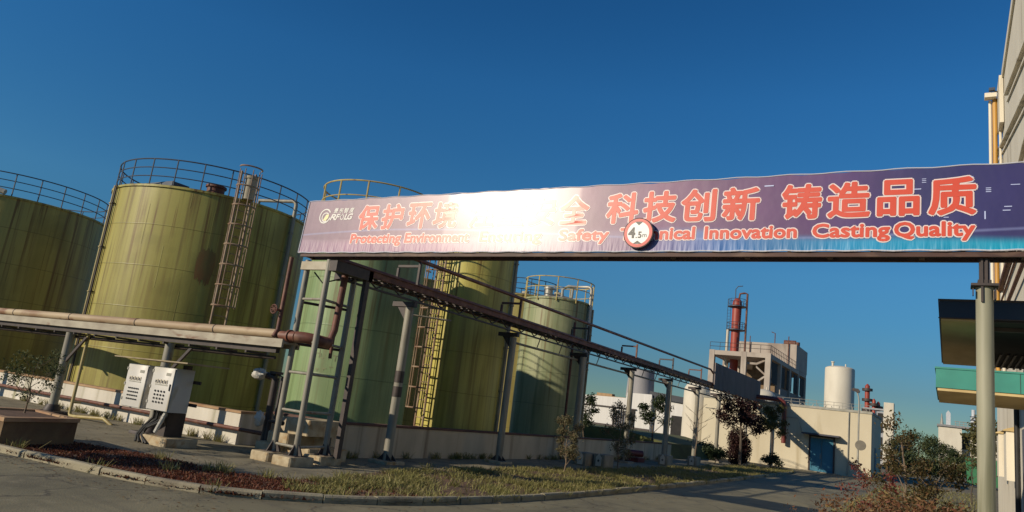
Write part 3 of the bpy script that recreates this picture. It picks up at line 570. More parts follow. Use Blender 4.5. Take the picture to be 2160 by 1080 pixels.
def plant(name, label, cat, base, h, spread, r0_, nb, seed, lm, nl, ls, blob=.4, group=None, levels=2, start=.3, crown=None, tm=None, lean=(0, 0)):
    t = thing(name, label, cat, base, group); m = MB(); tips = branches(m, base, h, spread, r0_, nb, seed, levels, lean, start)
    obj('trunk' if cat == 'tree' else 'stem', m, tm or bark, t)
    if nl:
        r = random.Random(seed + 1); cs = [(x, y, z, blob * r.uniform(.6, 1.2), blob * r.uniform(.6, 1.2), blob * r.uniform(.5, 1.0)) for x, y, z in tips]
        obj('crown' if cat == 'tree' else 'foliage', leafcloud(cs, nl, ls, seed + 2), lm, t, smooth=False)
    return t
lv_yel = leafmat('yellow_green_leaf', (.085, .10, .03), (.14, .14, .045), (.20, .17, .06))
lv_grey = leafmat('grey_olive_leaf', (.10, .095, .045), (.16, .14, .075), (.20, .12, .07))
lv_dark = leafmat('dark_evergreen_leaf', (.020, .034, .014), (.040, .058, .022), (.07, .085, .035))
lv_red = leafmat('purple_red_leaf', (.030, .014, .014), (.055, .022, .020), (.09, .045, .03))
lv_olv = leafmat('olive_leaf', (.065, .07, .022), (.11, .10, .035), (.17, .14, .05))
lv_rust = leafmat('rusty_leaf', (.15, .055, .03), (.20, .11, .05), (.26, .19, .07))
lv_crim = leafmat('crimson_leaf', (.13, .022, .022), (.18, .05, .035), (.22, .10, .06))
lv_brn = leafmat('autumn_olive_leaf', (.055, .05, .018), (.10, .075, .03), (.17, .09, .04))
lv_mid = leafmat('mid_green_leaf', (.045, .062, .022), (.075, .09, .03), (.12, .12, .045))
plant('columnar_shrub', 'narrow grey-green shrub upright on the verge in front of the grey wall', 'shrub', (-11.05, 22.7, .03), 1.65, .34, .03, 11, 11, lv_grey, 3800, .034, .2, start=.1, tm=twig)
plant('shrub', 'sparse grey-leaved shrub on the verge beside the second marker stone', 'shrub', (-11.1, 27.5, .03), 2.2, .55, .03, 11, 12, lv_grey, 2300, .045, .26, start=.12, tm=twig)
plant('broadleaf_tree', 'small dark tree between the pipe bridge posts in front of the white workshop', 'tree', (-15.3, 43.2, 0), 3.1, .95, .08, 7, 13, lv_dark, 2600, .075, .40, start=.42)
plant('broadleaf_tree', 'dark tree right behind the small sage tank, partly hidden by it', 'tree', (-19.4, 42, 0), 2.9, .6, .07, 7, 14, lv_dark, 1500, .08, .38, start=.35)
plant('bare_tree', 'leafless young tree in front of the white domed tank', 'tree', (-12.5, 42.5, 0), 3.1, .95, .05, 9, 15, None, 0, 0, start=.35, tm=twig)
plant('purple_tree', 'round purple-red tree in front of the beige building, under the side panel', 'tree', (-11.45, 49, 0), 3.7, 1.25, .12, 11, 16, lv_red, 5200, .085, .55, start=.42)
plant('broadleaf_tree', 'olive-green tree by the red downpipe of the beige building', 'tree', (-10.95, 56, 0), 3.9, .85, .08, 9, 17, lv_olv, 3000, .085, .45, start=.45)
m = MB(); t = thing('shadow_clump', 'dense dark clump standing in for shadow and trunk below the purple tree', 'shrub', (-11.9, 50, 0)); branches(m, (-11.9, 50, 0), 1.7, .3, .06, 6, 3, 1); obj('stem', m, bark, t)  # dark leaf clump made up for the shadow and trunk under the tree
obj('foliage', leafcloud([(-11.9, 50, .8, .7, .6, .9), (-11.95, 50, 1.7, .65, .6, .8), (-11.5, 50.2, 1.1, .5, .5, 1.0)], 8000, .07, 33), lv_red, t, smooth=False)
for k, (x, y, s) in enumerate(((-10.2, 52.5, .5), (-12.9, 48.5, .5))):
    plant('low_shrub', ['low dark shrub at the foot of the olive-green tree', 'low dark shrub at the foot of the dark shadow clump'][k], 'shrub', (x, y, .02), .6, .45, .03, 7, 60 + k, lv_dark, 1500, .07, .35, start=.1)
plant('planter_shrub', 'thin twiggy shrub growing out of the masonry planter', 'shrub', (-17.0, 8.35, .54), 1.0, .55, .022, 12, 19, lv_mid, 1500, .030, .20, start=.05, tm=twig)
plant('broadleaf_tree', 'small round-crowned tree added out of view before the masonry planter to shade the red bed', 'tree', (-16.9, 3.2, 0), 3.0, .75, .07, 9, 20, lv_olv, 3800, .06, .38, start=.68)  # unseen tree, added beyond the frame to throw shade on the bed
# planting strip on the right of the road
plant('leafy_shrub', 'tall dark green shrub right of the road with shoots against the sky', 'shrub', (-.75, 17.0, 0), 2.35, .5, .04, 13, 21, lv_brn, 1900, .040, .22, start=.12, tm=twig)
plant('leafy_shrub', 'dense mid-height green shrub left of the green skip', 'shrub', (-.25, 18.5, 0), 1.55, .5, .04, 12, 22, lv_brn, 2000, .04, .25, start=.1, tm=twig)
plant('red_shrub', 'crimson-leaved shrub beside the tall green shrub right of the road', 'shrub', (-1.55, 19.5, 0), 1.4, .5, .03, 10, 23, lv_crim, 900, .04, .2, start=.1, tm=twig)
plant('twiggy_shrub', 'straggly rust-brown shrub nearest the road edge in the lower right corner', 'shrub', (-1.35, 13.6, 0), .85, .7, .02, 13, 24, lv_rust, 1000, .034, .2, start=.05, tm=twig)
plant('twiggy_shrub', 'yellow and brown shrub in front of the tall green shrub', 'shrub', (-.55, 13.6, 0), 1.1, .6, .02, 13, 25, lv_rust, 1700, .036, .24, start=.05, tm=twig)
plant('twiggy_shrub', 'golden-brown shrub close to the foot of the round post', 'shrub', (.02, 14.2, 0), 1.0, .5, .02, 12, 26, lv_rust, 1300, .036, .22, start=.05, tm=twig)
tuft = [p for p in scatter(VP, 90, 51, lambda x, y: 1.0 if y > 9.5 else .25)]; rt = random.Random(52); tp_ = []
for x, y in tuft: tp_ += [(x + rt.gauss(0, .07), y + rt.gauss(0, .07)) for _ in range(60)]
foot = [(rt.uniform(-30, -17), 13.80 + rt.gauss(0, .04)) for _ in range(26)] + [(-14.3 + rt.gauss(0, .04), rt.uniform(15.3, 43)) for _ in range(50)]
for x, y in foot: tp_ += [(x + rt.gauss(0, .05), y + rt.gauss(0, .05)) for _ in range(34)]
for cu_ in seg: 
    if rt.random() < .55: x, y = cu_[rt.randrange(len(cu_))]; tp_ += [(x + rt.gauss(-.10, .06), y + rt.gauss(.10, .06)) for _ in range(40)]
g = blades('weed_tufts', tp_, .06, .24, .010, drygrass, 53, .7, z0=.02); settag(g, 'rough dry weed tufts along kerb, verge and wall foot', 'weeds')
lit = scatter([(-26, 6.4), (-9, 6.6), (-6.5, 12), (-6.2, 45), (-14.3, 45), (-14.3, 15.2), (-16.6, 13.6), (-26, 13.6)], 3800, 55); lr = np.random.default_rng(56); LV = []; LF = []
for k, (x, y) in enumerate(lit):
    a = lr.uniform(0, 6.28); q = lr.uniform(.015, .045); c_, s_ = math.cos(a) * q, math.sin(a) * q; z = .022 + lr.uniform(0, .03)
    if inpoly(x, y, VP): z += .06
    LV += [(x - c_, y - s_, z), (x + s_ * .45, y - c_ * .45, z + lr.uniform(0, .012)), (x + c_, y + s_, z + lr.uniform(0, .01)), (x - s_ * .45, y + c_ * .45, z)]; LF.append((4 * k, 4 * k + 1, 4 * k + 2, 4 * k + 3))
obj('leaf_litter', (LV, LF), leafmat('fallen_leaf', (.10, .06, .03), (.20, .13, .06), (.28, .22, .12)), kind='stuff', label='fallen brown leaves scattered over paving, verge and kerb', cat='leaf litter', smooth=False)
sp_ = [(-3.2, 14), (1.5, 14), (1.5, 60), (-3.6, 56), (-3.2, 30)]
g = blades('strip_grass', scatter(sp_, 9000, 41), .04, .16, .014, drygrass, 42, .8, z0=.0); settag(g, 'dry grass and litter under the shrubs right of the road', 'grass')

# ------------------------------------------------------------------ gantry with banner
YG = 12.55
def plan(x):
    u = x + 6.42
    return .045 * u if u > 0 else .018 * u if u > -3.3 else -.0594
def bend(m):
    m.v = [(x, y + plan(x), z + (z - 2) / 12.55 * plan(x)) for x, y, z in m.v]; return m
t = thing('gantry', 'steel gantry over the road standing on a ladder tower and a round grey-green post', 'gantry', (-6.5, YG, 0))
gb = MB()
for xa, xb in ((-14.15, -9.72), (-9.72, -6.42), (-6.42, 2.4)): gb.box(xa, xb, YG + .02, YG + .09, 5.065, 5.15); gb.box(xa, xb, YG + .36, YG + .43, 5.065, 5.15)
x = -14.1
while x < 2.3: gb.box(x, x + .08, YG + .093, YG + .357, 5.08, 5.13); x += 1.37
obj('beam', bend(gb), mat('dark_brown_beam', (.085, .035, .024), (.045, .022, .017), rough=.6, scale=(1.5, 5, 5), stain=(.13, .07, .045), sscale=(2, 4, 4)), t)
fr = MB(); x = -14.1
for xa, xb in ((-14.15, -9.72), (-9.72, -6.42), (-6.42, 2.3)): fr.box(xa, xb, YG + .13, YG + .17, 6.46, 6.5)
while x < 2.4: fr.box(x, x + .04, YG + .13, YG + .17, 5.1, 6.457); x += 1.3
for k in range(0, 12): fr.tube([(-14.1 + 1.3 * k, YG + .15, 6.4), (-14.1 + 1.3 * k, YG + .40, 5.16)], .02, 6)
obj('banner_frame', bend(fr), steel, t)
LEG = ((-13.98, 12.66), (-13.16, 12.60), (-13.36, 13.75))
for (x, y) in LEG:
    lg = MB(); lg.lathe(x, y, [(.075, .24), (.075, 4.98)], 16); l_ = obj('leg', lg, steel, t)
    gs = MB()
    for s in (1, -1): gs.prism([(x + s * .07, .24), (x + s * .22, .24), (x + s * .07, .50)], 1, y - .015, y + .015); gs.prism([(y + s * .07, .24), (y + s * .22, .24), (y + s * .07, .50)], 0, x - .015, x + .015)
    gs.box(x - .2, x + .2, y - .2, y + .2, .222, .24); objs('gusset', gs, darksteel, l_)
    fp = MB(); fp.bbox(x - .32, x + .30, y - .42, y + .36, 0, .222, .035); obj('footing', fp, padmat, l_)
def rung(a, b, z, r=.035): return MB().tube([(a[0], a[1], z), (b[0], b[1], z)], r, 8)
for z in (.42, 1.24, 2.15, 2.92, 3.98):
    obj('rung', rung(LEG[0], LEG[1], z), steel, t); obj('rung', rung(LEG[1], LEG[2], z), steel, t)
obj('rung', rung(LEG[0], LEG[2], 3.9), darksteel, t); obj('rung', rung(LEG[0], LEG[2], 2.85), darksteel, t)
tp = MB(); tp.box(-14.1, -13.1, YG + .0, YG + .10, 4.72, 4.93); obj('head_plate', tp, mat('cream_plate', (.48, .44, .34), (.36, .31, .22), rough=.7), t)
tp = MB(); tp.box(-13.1, -12.85, YG + .0, 13.9, 4.7, 4.96); tp.box(-14.1, -12.85, 13.75, 13.9, 4.7, 4.96); tp.box(-13.02, -12.9, 13.72, 13.86, 0.2, 4.7); obj('head_beam', tp, darksteel, t)
tp = MB(); tp.tube([(-13.95, 12.9, 4.72), (-13.6, 12.9, 4.45), (-13.3, 13.2, 4.62), (-13.15, 13.5, 4.7)], .02, 6); obj('loose_cable', tp, black, t)
pc = MB(); pc.lathe(.49, YG + .56, [(.117, 0), (.117, 4.70)], 28); po = obj('post', pc, mat('grey_green_post', (.335, .32, .225), (.26, .25, .17), rough=.55, scale=(4, 4, .6), stain=(.17, .165, .10), sscale=(5, 5, .35), slo=.52), t)
br = MB(); br.box(.31, .67, YG + .31 + .08, YG + .31 + .42, 4.702, 4.74); br.box(.44, .47, YG + .31 + .1, YG + .31 + .13, 4.45, 5.155); br.box(.50, .53, YG + .31 + .1, YG + .31 + .13, 4.743, 5.155); br.box(.40, .58, YG + .31 + .12, YG + .31 + .40, 4.743, 4.80); br.box(.62, .64, YG + .31 + .1, YG + .31 + .4, 4.5, 4.66); br.box(.33, .345, YG + .31 + .1, YG + .31 + .2, 4.55, 4.66); br.box(.42, .56, YG + .31 + .13, YG + .31 + .3, 4.803, 5.155)
obj('bracket', br, darksteel, po)

# banner print: printed artwork colours across X (0 left .. 1 right) and up Z, with pinkish glare painted in towards the left
def bannermat():
    m = bpy.data.materials.new('printed_vinyl'); m.use_nodes = True; tr = m.node_tree; n = tr.nodes; l = tr.links; b = n['Principled BSDF']
    tc = n.new('ShaderNodeTexCoord'); sx = n.new('ShaderNodeSeparateXYZ'); l.new(tc.outputs['Object'], sx.inputs[0])
    def math_(op, a, bb=None, c=None):
        q = n.new('ShaderNodeMath'); q.operation = op
        for i, v in enumerate((a, bb, c)):
            if v is None: continue
            if isinstance(v, (int, float)): q.inputs[i].default_value = v
            else: l.new(v, q.inputs[i])
        return q.outputs[0]
    X, Z = sx.outputs[0], sx.outputs[2]
    def ramp(v, els):
        r_ = n.new('ShaderNodeValToRGB'); e = r_.color_ramp.elements; e[0].position, e[0].color = els[0][0], (*els[0][1], 1); e[1].position, e[1].color = els[-1][0], (*els[-1][1], 1)
        for p_, c_ in els[1:-1]: q = e.new(p_); q.color = (*c_, 1)
        l.new(v, r_.inputs[0]); return r_.outputs[0]
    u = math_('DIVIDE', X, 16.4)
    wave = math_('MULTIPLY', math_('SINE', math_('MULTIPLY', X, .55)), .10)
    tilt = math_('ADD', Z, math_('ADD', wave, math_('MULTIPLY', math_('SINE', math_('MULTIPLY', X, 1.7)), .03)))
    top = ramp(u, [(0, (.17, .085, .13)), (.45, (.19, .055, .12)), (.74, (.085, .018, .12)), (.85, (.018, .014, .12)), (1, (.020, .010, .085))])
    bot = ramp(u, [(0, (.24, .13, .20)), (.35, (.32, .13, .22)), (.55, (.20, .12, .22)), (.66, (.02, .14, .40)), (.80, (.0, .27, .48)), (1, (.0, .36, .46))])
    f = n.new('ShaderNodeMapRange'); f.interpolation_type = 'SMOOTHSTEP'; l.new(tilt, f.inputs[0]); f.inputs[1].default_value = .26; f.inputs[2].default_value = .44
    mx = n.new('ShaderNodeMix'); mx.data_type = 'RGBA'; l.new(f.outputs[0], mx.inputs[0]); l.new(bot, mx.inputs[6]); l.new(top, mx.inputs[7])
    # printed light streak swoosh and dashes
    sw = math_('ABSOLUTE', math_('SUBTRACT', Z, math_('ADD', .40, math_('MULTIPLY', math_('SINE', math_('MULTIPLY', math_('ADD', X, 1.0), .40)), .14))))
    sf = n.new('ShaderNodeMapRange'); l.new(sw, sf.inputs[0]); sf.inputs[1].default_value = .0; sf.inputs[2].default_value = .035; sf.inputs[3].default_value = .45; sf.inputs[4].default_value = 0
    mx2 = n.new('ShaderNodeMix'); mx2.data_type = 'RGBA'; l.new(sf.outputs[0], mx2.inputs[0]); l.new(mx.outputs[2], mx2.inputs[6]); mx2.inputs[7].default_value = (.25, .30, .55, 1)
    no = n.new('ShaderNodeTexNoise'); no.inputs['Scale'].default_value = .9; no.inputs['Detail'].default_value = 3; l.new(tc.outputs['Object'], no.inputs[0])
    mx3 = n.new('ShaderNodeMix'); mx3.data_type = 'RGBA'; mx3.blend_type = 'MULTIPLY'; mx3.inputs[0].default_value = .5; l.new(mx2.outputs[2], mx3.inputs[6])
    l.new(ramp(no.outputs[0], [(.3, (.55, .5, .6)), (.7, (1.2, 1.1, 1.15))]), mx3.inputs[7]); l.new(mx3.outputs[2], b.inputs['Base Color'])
    vinylfinish(m, tc, b, n, l)
    return m
def vinylfinish(m, tc, b, n, l):
    b.inputs['Roughness'].default_value = .50; b.inputs['Specular IOR Level'].default_value = .62; b.inputs['Coat Weight'].default_value = .42; b.inputs['Coat Roughness'].default_value = .27
    mp = n.new('ShaderNodeMapping'); mp.inputs['Scale'].default_value = (1.3, 1, 1.0); l.new(tc.outputs['Object'], mp.inputs[0])
    no = n.new('ShaderNodeTexNoise'); no.inputs['Scale'].default_value = 1.1; no.inputs['Detail'].default_value = 3; l.new(mp.outputs[0], no.inputs[0])
    # fine pulled creases near the hem
    mp2 = n.new('ShaderNodeMapping'); mp2.inputs['Scale'].default_value = (9, 1, 1.6); mp2.inputs['Rotation'].default_value = (0, R(25), 0); l.new(tc.outputs['Object'], mp2.inputs[0])
    n2 = n.new('ShaderNodeTexNoise'); n2.inputs['Scale'].default_value = 1.0; n2.inputs['Detail'].default_value = 2; l.new(mp2.outputs[0], n2.inputs[0])
    sx = n.new('ShaderNodeSeparateXYZ'); l.new(tc.outputs['Object'], sx.inputs[0])
    mr = n.new('ShaderNodeMapRange'); l.new(sx.outputs[2], mr.inputs[0]); mr.inputs[1].default_value = .02; mr.inputs[2].default_value = .32; mr.inputs[3].default_value = 1; mr.inputs[4].default_value = .0
    mu = n.new('ShaderNodeMath'); mu.operation = 'MULTIPLY'; l.new(n2.outputs[0], mu.inputs[0]); l.new(mr.outputs[0], mu.inputs[1])
    b1 = n.new('ShaderNodeBump'); b1.inputs['Strength'].default_value = .12; b1.inputs['Distance'].default_value = .12; l.new(no.outputs[0], b1.inputs['Height'])
    b2 = n.new('ShaderNodeBump'); b2.inputs['Strength'].default_value = .55; b2.inputs['Distance'].default_value = .06; l.new(mu.outputs[0], b2.inputs['Height']); l.new(b1.outputs[0], b2.inputs['Normal'])
    l.new(b2.outputs[0], b.inputs['Normal'])
def inkmat(name, c):
    m = bpy.data.materials.new(name); m.use_nodes = True; n = m.node_tree.nodes; l = m.node_tree.links; b = n['Principled BSDF']; b.inputs['Base Color'].default_value = (*c, 1)
    tc = n.new('ShaderNodeTexCoord'); vinylfinish(m, tc, b, n, l); return m
BX, BZ, LEAN = -14.22, 5.165, .055     # leans back by LEAN per metre of height
bt = thing('banner', 'long glossy purple and blue banner with red Chinese and English lettering', 'banner', (BX, YG, BZ))
def bp(x, z, off): return (x, YG + plan(x) + LEAN * (z - BZ) - off, z + (z - 2) / 12.55 * plan(x))
W_, H_ = 16.6, 1.385
fc = MB(); nx, nz = 332, 10; rng = random.Random(7); v = []
for i in range(nx + 1):
    for j in range(nz + 1):
        x = BX + W_ * i / nx; z = BZ + H_ * j / nz
        if j == nz: z += .010 * math.sin(x * 4.1) + .008 * math.sin(x * 9.3)
        if j == 0: z -= .008 * math.sin(x * 5.3) + .006 * math.sin(x * 11)
        v.append(bp(x, z, 0.0))
q = len(v); v += [(a, b_ + .03, c_) for a, b_, c_ in v]
F_ = [(i * (nz + 1) + j, (i + 1) * (nz + 1) + j, (i + 1) * (nz + 1) + j + 1, i * (nz + 1) + j + 1) for i in range(nx) for j in range(nz)]
F_ += [tuple(q + k for k in reversed(f)) for f in F_]
edge = [(i, 0) for i in range(nx)] + [(nx, j) for j in range(nz)] + [(i, nz) for i in range(nx, 0, -1)] + [(0, j) for j in range(nz, 0, -1)]
ids = [i * (nz + 1) + j for i, j in edge]
F_ += [(ids[(k + 1) % len(ids)], ids[k], q + ids[k], q + ids[(k + 1) % len(ids)]) for k in range(len(ids))]
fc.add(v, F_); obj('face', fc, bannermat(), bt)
hm = MB(); hm.tube([bp(BX + W_ * i / 90, BZ - .004 + .008 * math.sin(i * 1.7), .006) for i in range(91)], .014, 6); hm.tube([bp(BX, BZ + H_ * i / 6, .006) for i in range(7)], .016, 6); hm.tube([bp(BX + W_ * i / 90, BZ + H_ + .006 + .01 * math.sin(i * 1.3), .002) for i in range(91)], .010, 6)
obj('hem', hm, inkmat('white_hem', (.55, .55, .60)), bt)
def textmesh(s, size, offset, shear=0, sx=1.0, res=3):
    cu_ = bpy.data.curves.new('t', 'FONT'); cu_.body = s; cu_.size = size; cu_.offset = offset; cu_.shear = shear; cu_.resolution_u = res; cu_.fill_mode = 'FRONT'; cu_.align_x = 'LEFT'
    o = link(bpy.data.objects.new('t', cu_)); dg = bpy.context.evaluated_depsgraph_get(); e = o.evaluated_get(dg); me = e.to_mesh()
    v = [(p.co.x * sx, p.co.y) for p in me.vertices]; f = [tuple(p.vertices) for p in me.polygons]; e.to_mesh_clear(); bpy.data.objects.remove(o); bpy.data.curves.remove(cu_)
    return v, f
def place(m, vf, xa, xb, za, zb, off, bold=.0, step=.00025):
    """fit glyph outlines into the box xa..xb, za..zb; bold thickens the strokes with shifted sheets a hair apart"""
    v, f = vf; x0, x1 = min(p[0] for p in v), max(p[0] for p in v); y0, y1 = min(p[1] for p in v), max(p[1] for p in v)
    kx = (xb - xa) / (x1 - x0); kz = (zb - za) / (y1 - y0)
    sh = [(0, 0)] + ([(bold * math.cos(k * math.pi / 5), bold * math.sin(k * math.pi / 5)) for k in range(10)] if bold else [])
    for k, (a, b) in enumerate(sh): m.add([bp(xa + (x - x0) * kx + a, za + (y - y0) * kz + b, off + k * step) for x, y in v], f)
inkred, inkwhite, inkpale = inkmat('red_ink', (.62, .055, .012)), inkmat('pale_outline_ink', (.75, .62, .58)), inkmat('pale_logo_ink', (.62, .60, .55))
CH = [('保', -12.05), ('护', -11.30), ('环', -10.50), ('境', -9.74), ('注', -8.75), ('重', -8.00), ('安', -7.27), ('全', -6.52), ('科', -5.48), ('技', -4.73), ('创', -3.99), ('新', -3.22), ('铸', -2.19), ('造', -1.44), ('品', -.70), ('质', .06)]
for g_ in range(4):
    big, bigo = MB(), MB()
    for c, x in CH[4 * g_:4 * g_ + 4]:
        w_ = .29 if c in '品' else .31; z0 = 5.75 if c != '品' else 5.76; z1 = 6.35
        ref = textmesh(c, 1, 0); place(big, ref, x - w_, x + w_, z0, z1, .0075, .022); place(bigo, ref, x - w_, x + w_, z0, z1, .003, .043)
    o_ = obj('chinese_lettering', big, inkred, bt, smooth=False); obj('outline', bigo, inkwhite, o_, smooth=False)
EN = [('Protecting', -12.49, -10.92), ('Environment', -10.78, -9.00), ('Ensuring', -8.70, -7.20), ('Safety', -6.78, -5.71), ('Technical', -5.46, -4.02), ('Innovation', -3.82, -2.25), ('Casting', -1.98, -.82), ('Quality', -.74, .36)]
for s, xa, xb in EN:
    sm, smo = MB(), MB()
    ref = textmesh(s, 1, 0, .0); y0, y1 = min(p[1] for p in ref[0]), max(p[1] for p in ref[0]); cap = .245 / .75
    place(sm, ref, xa, xb, 5.40 + y0 * cap, 5.40 + y1 * cap, .0075, .013); place(smo, ref, xa, xb, 5.40 + y0 * cap, 5.40 + y1 * cap, .003, .033)
    o_ = obj('english_lettering', sm, inkred, bt, smooth=False); obj('outline', smo, inkwhite, o_, smooth=False)
lg = MB()
for c, xa in (('景', -13.28), ('东', -13.10), ('智', -12.92), ('度', -12.74)): place(lg, textmesh(c, 1, 0, .2), xa, xa + .15, 6.20, 6.33, .004, .004)
for c, xa, xb in (('R', -13.36, -13.17), ('F', -13.17, -13.03), ('L', -12.87, -12.76), ('G', -12.76, -12.60)): place(lg, textmesh(c, 1, 0, .25), xa, xb, 6.02, 6.17, .004, .008)
def flat(m, pts2, off): m.add([bp(x, z, off) for x, z in pts2], [tuple(range(len(pts2)))])
def ringflat(m, cx, cz, r0a, r1a, a0, a1, off, n=32, ez=1.0):
    v = []
    for i in range(n + 1):
        a = R(a0 + (a1 - a0) * i / n)
        for r_ in (r0a, r1a): v.append(bp(cx + r_ * math.cos(a), cz + r_ * ez * math.sin(a), off))
    m.add(v, [(2 * i, 2 * i + 2, 2 * i + 3, 2 * i + 1) for i in range(n)])
ringflat(lg, -13.55, 6.13, .165, .20, 30, 345, .006); ringflat(lg, -13.53, 6.10, .10, .13, 40, 300, .006)
ringflat(lg, -12.95, 6.085, .045, .065, -90, 270, .006, 24, 1.1); flat(lg, [(-12.99, 6.13), (-12.91, 6.13), (-12.94, 6.19)], .006)
lgo = obj('logo', lg, inkpale, bt, smooth=False)
lg2 = MB(); flat(lg2, [(-13.60, 6.02), (-13.50, 6.00), (-13.43, 6.08), (-13.42, 6.17), (-13.52, 6.17)], .0065); obj('logo_patch', lg2, inkmat('pale_yellow_ink', (.72, .66, .30)), bt, smooth=False)
dsh = MB()
for x, z, l_, h_ in ((.30, 6.36, .10, .012), (.30, 6.32, .10, .012), (.30, 6.28, .10, .012), (-.33, 6.33, .06, .010), (-.33, 6.30, .06, .010), (-.33, 6.36, .06, .010), (.55, 6.13, .07, .012), (.55, 6.10, .07, .012), (.55, 6.16, .07, .012), (.30, 5.97, .09, .012), (.80, 5.85, .10, .014), (.78, 5.79, .10, .014), (.50, 5.72, .018, .13), (-.02, 5.70, .07, .012), (.90, 6.20, .12, .012), (-.46, 6.19, .18, .016), (-2.75, 6.37, .16, .02)): dsh.box(x - l_ / 2, x + l_ / 2, YG + plan(x) + LEAN * (z - BZ) - .005, YG + plan(x) + LEAN * (z - BZ) - .001, z - h_ / 2 + (z - 2) / 12.55 * plan(x), z + h_ / 2 + (z - 2) / 12.55 * plan(x))
obj('printed_dashes', dsh, inkmat('light_blue_ink', (.45, .50, .75)), bt, smooth=False)

# height limit sign hung in front of the banner
sc_ = (-5.06, 5.515); SY = YG + plan(-5.06) - .10
t = thing('height_sign', 'round red-rimmed height limit sign of 4.5 m hung in front of the banner', 'sign', (sc_[0], SY, sc_[1]))
def disc(m, r_, y0, y1, n=48): m.prism([(sc_[0] + r_ * math.cos(2 * math.pi * k / n), sc_[1] + r_ * math.sin(2 * math.pi * k / n)) for k in range(n)], 1, y0, y1)
d0 = MB(); disc(d0, .345, SY, SY + .03); obj('disc', d0, mat('dark_sign_edge', (.05, .045, .045)), t)
d1 = MB(); n = 48; v = []
for k in range(n + 1):
    a = 2 * math.pi * k / n
    for r_ in (.255, .325): v.append((sc_[0] + r_ * math.cos(a), SY - .006, sc_[1] + r_ * math.sin(a)))
d1.add(v, [(2 * k, 2 * k + 2, 2 * k + 3, 2 * k + 1) for k in range(n)]); obj('red_rim', d1, mat('sign_red', (.60, .035, .015), (.50, .03, .015), rough=.35), t)
d2 = MB(); disc(d2, .258, SY - .0045, SY - .001); obj('white_field', d2, mat('sign_white', (.80, .79, .76), (.76, .75, .72), rough=.35), t)
tri = MB(); tri.prism([(sc_[0] - .09, sc_[1] + .255), (sc_[0] + .09, sc_[1] + .255), (sc_[0], sc_[1] + .175)], 1, SY - .010, SY - .0075); tri.prism([(sc_[0] - .10, sc_[1] - .245), (sc_[0], sc_[1] - .175), (sc_[0] + .10, sc_[1] - .245)], 1, SY - .010, SY - .0075)
tx_ = MB()
def stext(m, s, off, xa, xb, za, zb):
    v, f = textmesh(s, 1, off); x0, x1 = min(p[0] for p in v), max(p[0] for p in v); y0, y1 = min(p[1] for p in v), max(p[1] for p in v)
    m.add([(xa + (x - x0) / (x1 - x0) * (xb - xa), SY - .008, za + (y - y0) / (y1 - y0) * (zb - za)) for x, y in v], f)
stext(tx_, '4', .04, sc_[0] - .23, sc_[0] - .065, sc_[1] - .12, sc_[1] + .13); stext(tx_, '.', .03, sc_[0] - .05, sc_[0] - .02, sc_[1] - .12, sc_[1] - .09); stext(tx_, '5', .03, sc_[0] + .0, sc_[0] + .085, sc_[1] - .12, sc_[1] + .03); stext(tx_, 'm', .0, sc_[0] + .105, sc_[0] + .20, sc_[1] - .10, sc_[1] - .03)
sk = mat('sign_black', (.02, .02, .02), (.02, .02, .02), rough=.4); obj('arrow', tri, sk, t, smooth=False); obj('numerals', tx_, sk, t, smooth=False)
t.scale = (.87, 1, .87)
hk = MB(); hk.tube([(sc_[0], SY + .03, sc_[1] - .30), (sc_[0], SY + .15, sc_[1] - .40)], .015, 6); obj('hanger', hk, darksteel, t)

# ------------------------------------------------------------------ marker stones and pump under the bridge
def marker(x, y, w, label):
    t = thing('marker_stone', label, 'marker', (x, y, 0), 'marker stones below the pipe bridge')
    obj('stone', MB().bbox(x - .25, x + .25, y + .05, y + .05 + w, 0, .52, .03), concrete, t)
    P = [(x - .12, .06), (x + .12, .06), (x + .12, .40), (x, .55), (x - .12, .40)]
    f = obj('plate', MB().prism([(p[0] , p[1]) for p in P], 1, y + .02, y + .045), white, t)
    s = MB(); pts = [(x + (.075 if i % 2 == 0 else .03) * math.sin(math.pi * i / 5), .27 + (.075 if i % 2 == 0 else .03) * math.cos(math.pi * i / 5)) for i in range(10)]; s.prism(pts, 1, y + .012, y + .018); obj('star', s, dotm, f)
marker(-12.75, 27.5, 1.0, 'left of the two neighbouring stones with a white starred plate, by the tank wall')
marker(-12.2, 28.1, 1.0, 'right of the two neighbouring stones with a white starred plate, by the tank wall')
marker(-12.5, 36.9, .9, 'stone with a white starred plate at the foot of the fourth bridge post')
marker(-12.1, 40.6, .9, 'stone with a white starred plate farthest along below the pipe bridge')
t = thing('pump', 'dark red pump with a slim stand pipe beside the wall under the bridge', 'pump', (-13.75, 36.4, 0))
pb_ = MB(); pb_.tube([(-14.0, 35.9, .42), (-13.5, 36.6, .42)], .17, 14); pb_.box(-14.1, -13.4, 35.8, 36.8, .0, .22); obj('body', pb_, mat('pump_red', (.12, .02, .02), (.08, .016, .016), rough=.5), t)
pb_ = MB(); pb_.tube([(-14.05, 35.8, .42), (-14.05, 35.8, 1.55)], .06, 10); pb_.lathe(-14.05, 35.8, [(.1, .7), (.13, .8), (.1, .9)], 12); obj('riser', pb_, padmat, t)
pb_ = MB(); pb_.tube([(-14.12, 35.74, .42), (-14.22, 35.6, .42)], .09, 12); obj('flange', pb_, white, t)

